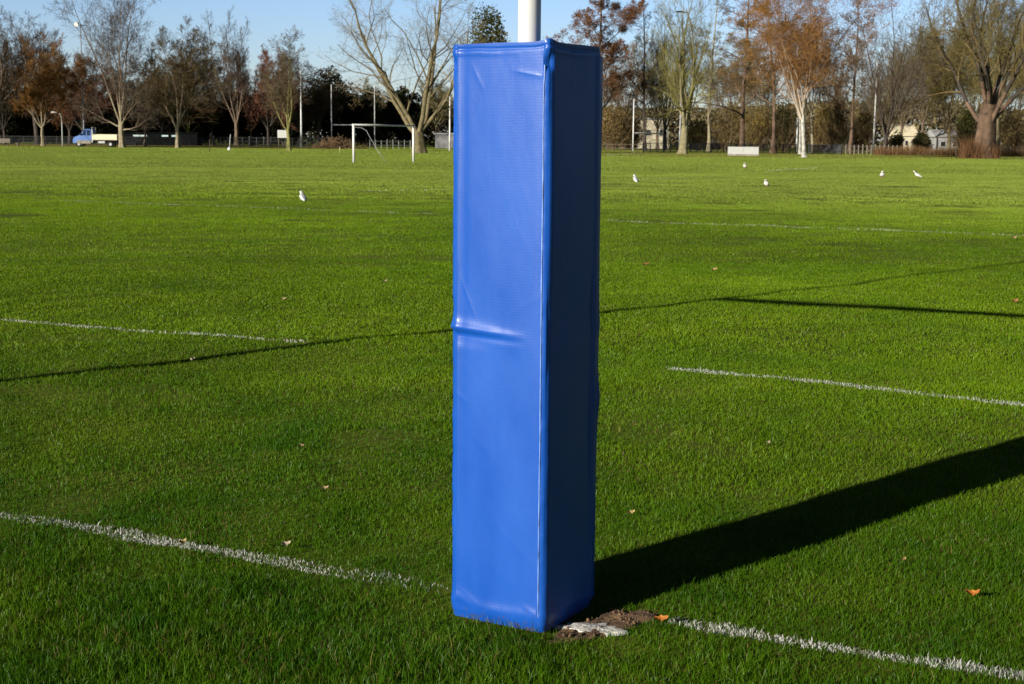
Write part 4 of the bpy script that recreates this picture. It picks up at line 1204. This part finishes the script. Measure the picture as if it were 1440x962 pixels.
# ------------------------------------------------------------------ flatbed truck
x, y = at(137, 206.6)
tr = empty('flatbed_truck', (x, y, 0), R(3)); tag(tr, 'blue flatbed truck with cream side boards parked under the trees', 'truck')
# local x runs from the nose (-) to the tail (+); 5.7 m long
cabp = [(-2.85, 0.45), (-2.9, 0.75), (-2.82, 1.12), (-2.55, 1.30), (-2.05, 1.42), (-1.40, 2.18), (-1.25, 2.25), (-0.55, 2.27), (-0.48, 2.2), (-0.48, 0.45)]
bm = bmesh.new(); bm_prism(bm, cabp, -0.95, 0.95)
bmesh.ops.bevel(bm, geom=list(bm.edges), offset=0.05, segments=2, affect='EDGES')
body = bm_obj('cab', bm, M_TRUCKBLUE, tr)
bm = bmesh.new(); bm_box(bm, (-1.45, -0.955, 0.62), (1.85, 0.05, 0.42), 0, 0.015); bm_obj('sill_panel', bm, M_TAN, tr)
for sgn in (-1, 1):
    bm = bmesh.new(); bm_prism(bm, [(-1.88, 1.46), (-1.32, 2.10), (-1.20, 2.12), (-1.20, 1.46)], sgn * 0.957 - 0.008, sgn * 0.957 + 0.008); bm_obj('side_window', bm, M_GLASS, tr)
    bm = bmesh.new(); bm_prism(bm, [(-1.10, 1.46), (-1.10, 2.12), (-0.62, 2.12), (-0.60, 1.46)], sgn * 0.957 - 0.008, sgn * 0.957 + 0.008); bm_obj('side_window', bm, M_GLASS, tr)
    bm = bmesh.new(); bm_box(bm, (-2.70, sgn * 0.72, 0.98), (0.30, 0.36, 0.20), 0, 0.05); bm_obj('headlight', bm, M_PALEPANE, tr)
    bm = bmesh.new(); bm_box(bm, (-1.92, sgn * 1.08, 1.62), (0.14, 0.18, 0.28), 0, 0.04); bm_obj('wing_mirror', bm, M_BLACK, tr)
bm = bmesh.new()
vsx = [bm.verts.new(c) for c in ((-2.02, -0.82, 1.485), (-2.02, 0.82, 1.485), (-1.44, 0.82, 2.165), (-1.44, -0.82, 2.165))]
vsy = [bm.verts.new(Vector(v.co) + Vector((-0.03, 0, 0.03))) for v in vsx]
bm.faces.new(vsy)
for k in range(4): bm.faces.new((vsx[k], vsx[(k + 1) % 4], vsy[(k + 1) % 4], vsy[k]))
bm_obj('windscreen', bm, M_GLASS, tr)
bm = bmesh.new()
for yy in (-0.98, 0.98): bm_box(bm, (-0.40, yy, 1.55), (0.10, 0.08, 1.95))
for zz in (1.35, 1.9, 2.48): bm_box(bm, (-0.40, 0, zz), (0.07, 1.88, 0.08))
bm_obj('headboard', bm, M_WHITE, tr)
bm = bmesh.new(); bm_box(bm, (1.20, 0, 0.86), (3.05, 1.98, 0.10)); bm_obj('bed_floor', bm, M_DARKWOOD, tr)
for sgn in (-1, 1):
    bm = bmesh.new(); bm_box(bm, (1.20, sgn * 1.0, 1.26), (3.08, 0.05, 0.70), 0, 0.012)
    for k in range(5): bm_box(bm, (-0.28 + k * 0.74, sgn * 1.026, 1.26), (0.03, 0.012, 0.66))
    bm_obj('side_board', bm, M_CREAM, tr)
bm = bmesh.new(); bm_box(bm, (2.77, 0, 1.30), (0.05, 1.94, 0.76), 0, 0.012); bm_obj('tail_board', bm, M_CREAM, tr)
bm = bmesh.new()
for yy in (-0.4, 0.4): bm_box(bm, (0.9, yy, 0.68), (3.7, 0.10, 0.20))
bm_box(bm, (2.6, 0, 0.55), (0.1, 1.7, 0.14))
bm_obj('chassis', bm, M_BLACK, tr)
bm = bmesh.new(); bm_box(bm, (0.75, -0.80, 0.60), (0.9, 0.25, 0.28), 0, 0.04); bm_obj('fuel_tank', bm, M_WHITE_DULL, tr)
for wx_ in (-2.15, 1.85):
    for sgn in (-1, 1):
        bm = bmesh.new()
        prof = [(0.20, -0.11), (0.32, -0.11), (0.36, -0.08), (0.36, 0.08), (0.32, 0.11), (0.20, 0.11)]
        n = 24; rg = [[bm.verts.new((wx_ + r_ * math.cos(2 * math.pi * k / n), sgn * 0.86 + o_, 0.36 + r_ * math.sin(2 * math.pi * k / n))) for k in range(n)] for r_, o_ in prof]
        for i in range(len(prof)):
            for k in range(n):
                bm.faces.new((rg[i][k], rg[i][(k + 1) % n], rg[(i + 1) % len(prof)][(k + 1) % n], rg[(i + 1) % len(prof)][k]))
        wh = bm_obj('wheel', bm, M_RUBBER, tr)
        bm = bmesh.new(); bm_tube(bm, [(wx_, sgn * 0.86 - 0.07, 0.36), (wx_, sgn * 0.86 + 0.07, 0.36)], 0.205, 18); bm_obj('rim', bm, M_WHITE_DULL, wh)

# ------------------------------------------------------------------ fences
def fence(name, label, A, B, h, n, pw, mat_post, rails=(), mat_rail=None, bars=0, bar_w=0.03, mat_bar=None, jig=0.0, cat='fence', group=None, solid=None):
    A = np.array(A); B = np.array(B); d = B - A; L = np.linalg.norm(d)
    g = empty(name, (A[0], A[1], 0), math.atan2(d[1], d[0])); tag(g, label, cat, group)
    for k in range(n):
        bm = bmesh.new(); hh = h * (1 + jig * (random.random() - 0.5)); bm_box(bm, (L * k / (n - 1), 0, hh / 2 - 0.05), (pw, pw, hh + 0.1), 0, pw * 0.12)
        bm_obj('post', bm, mat_post, g)
    for z in rails:
        bm = bmesh.new(); bm_box(bm, (L / 2, -pw * 0.5 - 0.022, z), (L, 0.04, 0.06 if h < 3 else 0.08)); bm_obj('rail', bm, mat_rail or mat_post, g)
    if bars:
        bm = bmesh.new()
        for k in range(bars):
            bm_box(bm, (L * (k + 0.5) / bars, -pw * 0.5 - 0.058, h * 0.5), (bar_w, 0.025, h * 0.93))
        bm_obj('infill', bm, mat_bar or mat_post, g)
    return g


pA = lambda px, Y: pt(px, 200, Y)[:2]
M_WIRE = pmat('wire_mesh', (0.06, 0.065, 0.065), 0.6, 0.2, 4)
M_GREYPOST = pmat('grey_post', (0.30, 0.30, 0.28), 0.7, 0.25, 4)
fence('mesh_fence', 'dark wire fence with thin posts behind the truck and the left trees', pA(-30, 206), pA(300, 206), 1.3, 22, 0.07, M_WIRE, (0.45, 0.85, 1.25), M_BLACK, 260, 0.02, M_BLACK)
fence('mesh_fence', 'wire fence with pale upright posts left of the white notice board', pA(300, 206), pA(462, 206), 1.45, 17, 0.09, M_GREYPOST, (0.2, 0.8, 1.35), M_WIRE, 150, 0.02, M_BLACK, jig=0.15)
fence('post_fence', 'row of short grey posts joined by wire behind the football goal', pA(520, 196), pA(585, 196), 1.2, 9, 0.09, M_GREYPOST, (0.5, 1.0), M_WIRE, jig=0.2)
fence('railing', 'black metal railings in front of the bushes right of the white goal', pA(905, 176), pA(1138, 180), 1.15, 26, 0.10, M_BLACK, (0.12, 1.12), M_BLACK, 230, 0.025, M_BLACK)
fence('paling_fence', 'grey upright paling fence right of the birch trunks', pA(1138, 178), pA(1184, 177), 1.15, 8, 0.10, M_GREYPOST, (0.3, 0.95), M_BLACK, 46, 0.06, pmat('slate_pale', (0.07, 0.075, 0.085), 0.7, 0.2, 3))
fence('wooden_fence', 'brown wooden post fence between the paling fence and the black trunk', pA(1184, 175), pA(1262, 172), 1.15, 14, 0.11, M_WOOD, (0.4, 0.95), M_DARKWOOD, jig=0.1)
fence('mesh_fence', 'low brown rail fence half hidden beside the pad', pA(846, 190), pA(905, 186), 1.0, 8, 0.09, M_DARKWOOD, (0.4, 0.9), M_DARKWOOD)

# stakes on the right
for lab, px, py, yt in (('thin dark stake nearest the middle of the right grass edge', 1297, 221, 214), ('tall dark stake right of the black-trunked tree', 1309, 219, 203),
                        ('dark stake with a small top left of the huge trunk', 1318, 218, 200), ('slim brown stake just left of the huge trunk', 1344, 222, 200),
                        ('dark stake right of the huge trunk', 1418, 220, 205), ('thin stake beside the black-trunked tree', 1276, 216, 203),
                        ('thin black pole on the field edge behind the olive trees', 295, 214, 196)):
    x, y = at(px, py); h = hpx(yt, px, y)
    bm = bmesh.new(); bm_tube(bm, [(0, 0, -0.1), (0.02, 0, h * 0.9), (0.02, 0, h)], [0.045, 0.04, 0.015], 8)
    tag(bm_obj('stake', bm, M_DARKWOOD, None, (x, y, 0)), lab, 'stake', 'stakes along the field edge')
# marker post with a white ball-like base, small flag post
x, y = at(322.5, 211.5); g = empty('marker_post', (x, y, 0)); tag(g, 'thin pale marker post with a round white weight at its foot', 'marker post')
bm = bmesh.new(); bm_tube(bm, [(0, 0, 0.1), (0.15, 0, 1.7)], 0.04, 8); bm_obj('rod', bm, M_WHITE_DULL, g)
bm = bmesh.new(); bm_tube(bm, [(0, 0, -0.02), (0, 0, 0.05), (0, 0, 0.2), (0, 0, 0.3), (0, 0, 0.34)], [0.13, 0.19, 0.19, 0.12, 0.05], 14); bm_obj('weight', bm, M_WHITE, g)
x, y = at(478, 215); 
bm = bmesh.new(); bm_tube(bm, [(0, 0, -0.05), (0, 0, 0.5), (0, 0, 0.58)], [0.05, 0.05, 0.02], 8)
tag(bm_obj('corner_peg', bm, pmat('pale_green', (0.42, 0.5, 0.2), 0.6), None, (x, y, 0)), 'short pale green peg on the grass left of the football goal', 'peg')

# bench at far left
x, y = at(8, 206); g = empty('bench', (x, y, 0), R(4)); tag(g, 'weathered grey wooden bench at the far left field edge', 'bench')
for zz in (0.50, 0.68, 0.86):
    bm = bmesh.new(); bm_box(bm, (0, 0.25, zz + 0.04), (3.4, 0.04, 0.15), 0, 0.01); bm_obj('back_slat', bm, M_WOOD, g)
bm = bmesh.new()
for yy in (-0.22, -0.06, 0.10): bm_box(bm, (0, yy, 0.45), (3.4, 0.14, 0.04), 0, 0.008)
bm_obj('seat', bm, M_WOOD, g)
for xx in (-1.5, 0, 1.5):
    for yy in (-0.22, 0.25):
        bm = bmesh.new(); bm_box(bm, (xx, yy - 0.03, 0.2), (0.09, 0.07, 0.46)); bm_obj('leg', bm, M_WOOD, g)

# notice board by the mossy tree
x, y, _ = pt(398, 200, 176); g = empty('notice_board', (x, y, 0)); tag(g, 'plain white notice board on two legs behind the mossy tree trunk', 'notice board')
z1, z0_ = hpx(183, 398, y), hpx(194, 398, y); w_ = 15 * PXM(y)
bm = bmesh.new(); bm_box(bm, (0, 0, (z0_ + z1) / 2), (w_, 0.06, z1 - z0_), 0, 0.015); bm_obj('panel', bm, M_WHITE_DULL, g)
for sx_ in (-0.4, 0.4):
    bm = bmesh.new(); bm_box(bm, (sx_ * w_, 0.07, z0_ * 0.5 + 0.1), (0.08, 0.07, z0_ + 0.5)); bm_obj('leg', bm, M_DARKWOOD, g)

# white bench board at the right (rounders / team bench seen from behind)
x, y = at(1045, 219.5); g = empty('team_bench', (x, y, 0), R(-1.5)); tag(g, 'white boarded team bench at the field edge, seen from its boarded side', 'team bench')
w_ = 43 * PXM(y); hh = hpx(206.5, 1045, y)
for k in (0, 1):
    bm = bmesh.new(); bm_box(bm, ((-0.25 + 0.5 * k) * w_, 0, 0.18 + (hh - 0.18) / 2), (w_ * 0.497, 0.05, hh - 0.18), 0, 0.01); bm_obj('panel', bm, M_WHITE_DULL, g)
bm = bmesh.new(); bm_box(bm, (0, 0.28, hh * 0.55), (w_ * 0.98, 0.45, 0.05)); bm_obj('seat', bm, M_WOOD, g)
bm = bmesh.new(); bm_box(bm, (0, -0.03, 0.09), (w_, 0.12, 0.16), 0, 0.01); bm_obj('base_rail', bm, M_TAN, g)
for sx_ in (-0.46, 0, 0.46):
    bm = bmesh.new(); bm_box(bm, (sx_ * w_, 0.45, hh * 0.26), (0.07, 0.07, hh * 0.52)); bm_obj('leg', bm, M_STEEL, g)

# brushwood heap
x, y, _ = pt(472, 200, 192); rng = np.random.default_rng(5); n = 900
s = np.stack([rng.normal(0, 1.25, n), rng.normal(0, 0.6, n), np.zeros(n)], -1)
s[:, 2] = np.clip(1.15 * np.exp(-(s[:, 0] / 1.6) ** 2) * rng.random(n), 0.03, None)
P = poly(s, rng.normal(size=(n, 3)) * np.array([1, 0.6, 0.5]), 0.4 + 0.8 * rng.random(n), 2, 0.2, 0, rng); P[..., 2] = np.abs(P[..., 2])
v, q = tubes(P, np.full((n, 3), 0.03), 4)
tag(link('brushwood', arr_mesh('brushwood', v, q, None, np.repeat(jitcol(((0.20, 0.13, 0.075), (0.26, 0.17, 0.10), (0.12, 0.08, 0.05)), n, rng), 12, 0)), M_TWIG, None, (x, y, 0)), 'heap of cut brown brushwood by the fence left of the football goal', 'brushwood heap')

# ------------------------------------------------------------------ far buildings
def house(label, px0, px1, ytop, Y, wall, roofm, roof_h=1.4, depth=7, wins=3, cat='house', name='house', flat=False, rz=0):
    x0 = pt(px0, 195, Y)[0]; x1 = pt(px1, 195, Y)[0]; w_ = x1 - x0
    H_ = pt((px0 + px1) / 2, ytop, Y)[2]
    g = empty(name, ((x0 + x1) / 2, Y + depth / 2, 0), R(rz)); tag(g, label, cat, 'pale buildings behind the trees')
    wh = H_ - (0.25 if flat else roof_h)
    bm = bmesh.new(); bm_box(bm, (0, 0, wh / 2), (w_, depth, wh)); wo = bm_obj('wall', bm, wall, g)
    bm = bmesh.new()
    if flat: bm_box(bm, (0, 0, wh + 0.125), (w_ + 0.5, depth + 0.5, 0.25), 0, 0.04)
    else:
        e = 0.3
        va = [bm.verts.new(c) for c in ((-w_ / 2 - e, -depth / 2 - e, wh), (w_ / 2 + e, -depth / 2 - e, wh), (w_ / 2 + e, depth / 2 + e, wh), (-w_ / 2 - e, depth / 2 + e, wh), (-w_ / 2 - e, 0, H_), (w_ / 2 + e, 0, H_))]
        for f in ((0, 1, 5, 4), (2, 3, 4, 5), (1, 2, 5), (3, 0, 4), (3, 2, 1, 0)): bm.faces.new([va[i] for i in f])
    bm_obj('roof', bm, roofm, g)
    for k in range(wins):
        xx = -w_ / 2 + w_ * (k + 0.5) / wins
        bm = bmesh.new(); bm_box(bm, (xx, -depth / 2 - 0.02, wh * 0.55), (min(1.0, w_ / wins * 0.45), 0.06, min(1.1, wh * 0.35))); wo_ = bm_obj('window', bm, M_WHITE_DULL, g)
        bm = bmesh.new(); bm_box(bm, (xx, -depth / 2 - 0.055, wh * 0.55), (min(0.8, w_ / wins * 0.36), 0.03, min(0.9, wh * 0.29))); bm_obj('pane', bm, M_PANE, wo_)
    return g


house('cream flat-topped building behind the white goal right of the pad', 902, 940, 166, 248, M_RENDERWALL, M_ROOFPALE, flat=True, wins=2)
house('low building with a white roof behind the lime-green tree', 976, 1016, 182, 242, M_SHED, M_ROOFPALE, flat=True, wins=2, cat='building')
house('small cream house behind the bare red-trunked tree', 1186, 1216, 172, 240, M_RENDERWALL, M_CREAM, 1.5, wins=2)
house('cream house behind the black-trunked tree', 1260, 1290, 174, 236, M_RENDERWALL, M_CREAM, 2.0, wins=3)
house('white house seen between willow twigs left of the huge old tree', 1318, 1352, 182, 228, M_WHITEWALL, M_ROOFPALE, 1.2, wins=2)
house('long low white building at the right edge behind the rust hedge', 1392, 1470, 186, 228, M_WHITEWALL, M_ROOFPALE, 0.8, wins=6, cat='building')
house('pale garden wall-like shed between the big willow and the pad', 612, 640, 187, 215, M_WHITEWALL, M_ROOFPALE, flat=True, wins=0, cat='shed', name='shed', depth=3)
x, y, _ = pt(225, 200, 222); g = empty('shed', (x, y, 0)); tag(g, 'long dark shed with pale window strips behind the left fence', 'shed')
bm = bmesh.new(); bm_box(bm, (0, 1.5, 0.95), (11.5, 3, 1.9)); bm_obj('wall', bm, M_SHED, g)
bm = bmesh.new(); bm_box(bm, (0, 1.5, 1.96), (12, 3.5, 0.12)); bm_obj('roof', bm, M_SHED, g)
for px in (192, 202, 232, 246):
    xx = pt(px, 192, 222)[0] - x
    bm = bmesh.new(); bm_box(bm, (xx, -0.02, 1.48), (1.0, 0.05, 0.26)); bm_obj('window', bm, M_PALEPANE, g)

# ------------------------------------------------------------------ gulls
def gull(label, px, py, heading, pitch=0.35, sc=1.0, upright=0.0):
    x, y = at(px, py)
    sc *= 0.80
    g = empty('gull', (x, y, float(zg(x, y)) - 0.03), heading); tag(g, label, 'gull', 'white gulls standing on the grass'); g.scale = (sc, sc * 1.45, sc)
    # spine from tail to beak in the local xz plane (x forward)
    sp = [(-0.23, 0.15, 0.008, 0.004), (-0.17, 0.165, 0.028, 0.012), (-0.10, 0.175, 0.055, 0.050), (-0.02, 0.175, 0.072, 0.072), (0.05, 0.185, 0.066, 0.070), (0.10, 0.215, 0.046, 0.052),
          (0.125, 0.255, 0.036, 0.040), (0.14, 0.285, 0.040, 0.042), (0.165, 0.297, 0.038, 0.036), (0.19, 0.292, 0.022, 0.020), (0.205, 0.288, 0.009, 0.010), (0.245, 0.278, 0.004, 0.005)]
    n = 14; V = []; Qs = []; C = []
    cp, sp_ = math.cos(pitch), math.sin(pitch)
    for (sx, sz, ry, rz_) in sp:
        X = sx; Z = sz
        if sx < 0.12:
            dx, dz = sx - 0.02, sz - 0.17
            X = 0.02 + dx * cp - dz * sp_; Z = 0.17 + dx * sp_ * 0.75 + dz * cp
        else:
            X = sx - 0.045; Z = sz - 0.015 + 0.06 * sp_
        for k in range(n):
            a_ = 2 * math.pi * k / n
            V.append((X, ry * math.cos(a_), Z + rz_ * math.sin(a_)))
            back_ = math.sin(a_) > 0.15 and -0.2 < sx < 0.08
            C.append((0.62, 0.64, 0.67) if back_ else ((0.6, 0.25, 0.05) if sx > 0.2 else (0.85, 0.85, 0.84)))
    for i in range(len(sp) - 1):
        for k in range(n):
            Qs.append((i * n + k, i * n + (k + 1) % n, (i + 1) * n + (k + 1) % n, (i + 1) * n + k))
    link('body', arr_mesh('gull_body', V, Qs, None, C, smooth=True), M_PAINTED, g)
    for s_ in (-1, 1):
        bm = bmesh.new(); bm_tube(bm, [(0.01, s_ * 0.03, 0.0), (0.0, s_ * 0.03, 0.06), (0.01, s_ * 0.03, 0.13)], 0.006, 6); bm_box(bm, (0.03, s_ * 0.03, 0.006), (0.06, 0.035, 0.008))
        bm_obj('leg', bm, M_BEAK, g)
        # folded wing
        prof = [(-0.27, 0.155, 0.004), (-0.18, 0.175, 0.03), (-0.06, 0.19, 0.05), (0.04, 0.195, 0.042), (0.08, 0.19, 0.01)]
        V2 = []; Q2 = []
        for (sx, sz, hh_) in prof:
            dx, dz = sx - 0.02, sz - 0.17
            X = 0.02 + dx * cp - dz * sp_; Z = 0.17 + dx * sp_ * 0.75 + dz * cp
            yy = s_ * (0.066 if sx > -0.15 else 0.03)
            V2 += [(X, yy, Z - hh_), (X, yy + s_ * 0.012, Z), (X, yy - s_ * 0.02, Z + hh_)]
        for i in range(len(prof) - 1):
            for k in range(2):
                Q2.append((i * 3 + k, i * 3 + k + 1, i * 3 + k + 4, i * 3 + k + 3))
        link('wing', arr_mesh('gull_wing', V2, Q2, smooth=True), M_WINGGREY, g)
    return g


M_BEAK = pmat('gull_leg', (0.5, 0.16, 0.06), 0.6)
M_WINGGREY = pmat('gull_wing_grey', (0.70, 0.71, 0.73), 0.7, 0.08, 20)
gull('white gull on the left half of the field, the only one left of the pad', 426, 282, R(125), 0.75, 0.95)
gull('white gull standing nearest to the right side of the blue pad', 894, 256, R(118), 0.8, 1.1)
gull('white gull farthest away, in front of the team bench', 1047.5, 237, R(250), 0.5, 1.2)
gull('white gull standing below the bright line end on the right field', 1077.5, 262, R(240), 0.6, 1.0)
gull('plump upright white gull, left one of the pair at the far right', 1240.5, 250, R(265), 0.6, 1.15)
gull('white gull leaning with its body slanting, right one of the pair', 1289, 250.5, R(160), 0.45, 1.25)

# ------------------------------------------------------------------ fallen leaves
def leaf(label, px, py, size, col, curl, rz, tilt=0.25, lift=0.028):
    x, y = at(px, py)
    pts_ = []
    n = 9
    V = []; Qs = []
    rg = random.Random(int(px * 7 + py))
    for i in range(n):
        t = i / (n - 1)
        wv = math.sin(math.pi * min(1, t * 0.96 + 0.02)) ** 0.8 * 0.27 * (1 + 0.35 * math.sin(t * 16)) + 0.01
        zc = curl * (2 * t - 1) ** 2
        for k in (-1, 0, 1):
            V.append(((t - 0.5) * size * 0.62, k * wv * size * 0.62, size * 0.62 * (zc + (0.16 * abs(k)) + 0.03 * rg.random())))
    for i in range(n - 1):
        for k in range(2):
            Qs.append((i * 3 + k, i * 3 + k + 1, i * 3 + k + 4, i * 3 + k + 3))
    m = pmat('dead_leaf', col, 0.75, 0.35, 60)
    o = link('fallen_leaf', arr_mesh('fallen_leaf', V, Qs, smooth=True), m, None, (x, y, float(zg(x, y)) + lift * 0.65))
    o.rotation_euler = (tilt, -0.1, R(rz))
    tag(o, label, 'leaf', 'fallen leaves on the grass')


ORANGE = (0.42, 0.15, 0.02); TAN = (0.34, 0.25, 0.13); PALE = (0.42, 0.35, 0.24); BRN = (0.28, 0.13, 0.04)
leaf('flat orange leaf at the near end of the goal line right of the pad', 930, 880, 0.075, ORANGE, 0.15, -5, 0.35, 0.045)
leaf('bright orange curled leaf alone on the grass near the right edge', 1368, 842, 0.075, ORANGE, 0.3, -15, 0.4, 0.045)
leaf('pale tan leaf lying midway between the left goal line and the worn line', 457, 699, 0.055, TAN, 0.2, 10, 0.4, 0.036)
leaf('pale pinkish leaf on the grass just above the left goal line', 402, 775, 0.060, PALE, 0.2, 25, 0.4, 0.04)
leaf('small tan leaf left of the pad, topmost of the three tan leaves near it', 426, 639, 0.055, TAN, 0.3, -30, 0.4, 0.036)
leaf('tan leaf caught on the left goal line', 256, 772, 0.055, (0.36, 0.25, 0.10), 0.3, 40, 0.4, 0.04)
leaf('upright pale leaf standing in the thin shadow below the worn line', 268, 511, 0.075, PALE, 0.4, 80, 1.0, 0.045)
leaf('tan leaf pair lying above the worn line left of the pad', 399, 427, 0.10, TAN, 0.2, 0, 0.4, 0.04)
leaf('small pale leaf left of the pad near the far grass', 541, 401, 0.09, TAN, 0.2, 30, 0.4, 0.04)
leaf('tan leaf above the fork of the thin shadows right of the pad', 1004, 382, 0.12, (0.40, 0.26, 0.12), 0.2, 10, 0.4, 0.04)
leaf('rust-brown leaf at the right edge beside the dark crossbar shadow', 1426, 427, 0.13, BRN, 0.2, 30, 0.5, 0.04)
leaf('pale leaf on the far grass at the right edge by the faint line', 1426, 338, 0.14, TAN, 0.2, 30, 0.4, 0.04)
leaf('rusty flattened leaf in the grass close to the right side of the pad', 908, 373, 0.14, BRN, 0.1, 0, 0.2, 0.03)
leaf('pale leaf midway between the right worn line and the wide shadow', 1079, 631, 0.05, PALE, 0.2, 50, 0.5, 0.036)
leaf('brown leaf above the wide pad shadow close to the pad', 887, 727, 0.055, (0.38, 0.28, 0.10), 0.2, 20, 0.4, 0.036)
leaf('olive-brown leaf below the wide pad shadow', 1270, 793, 0.05, (0.34, 0.22, 0.08), 0.2, 70, 0.4, 0.036)
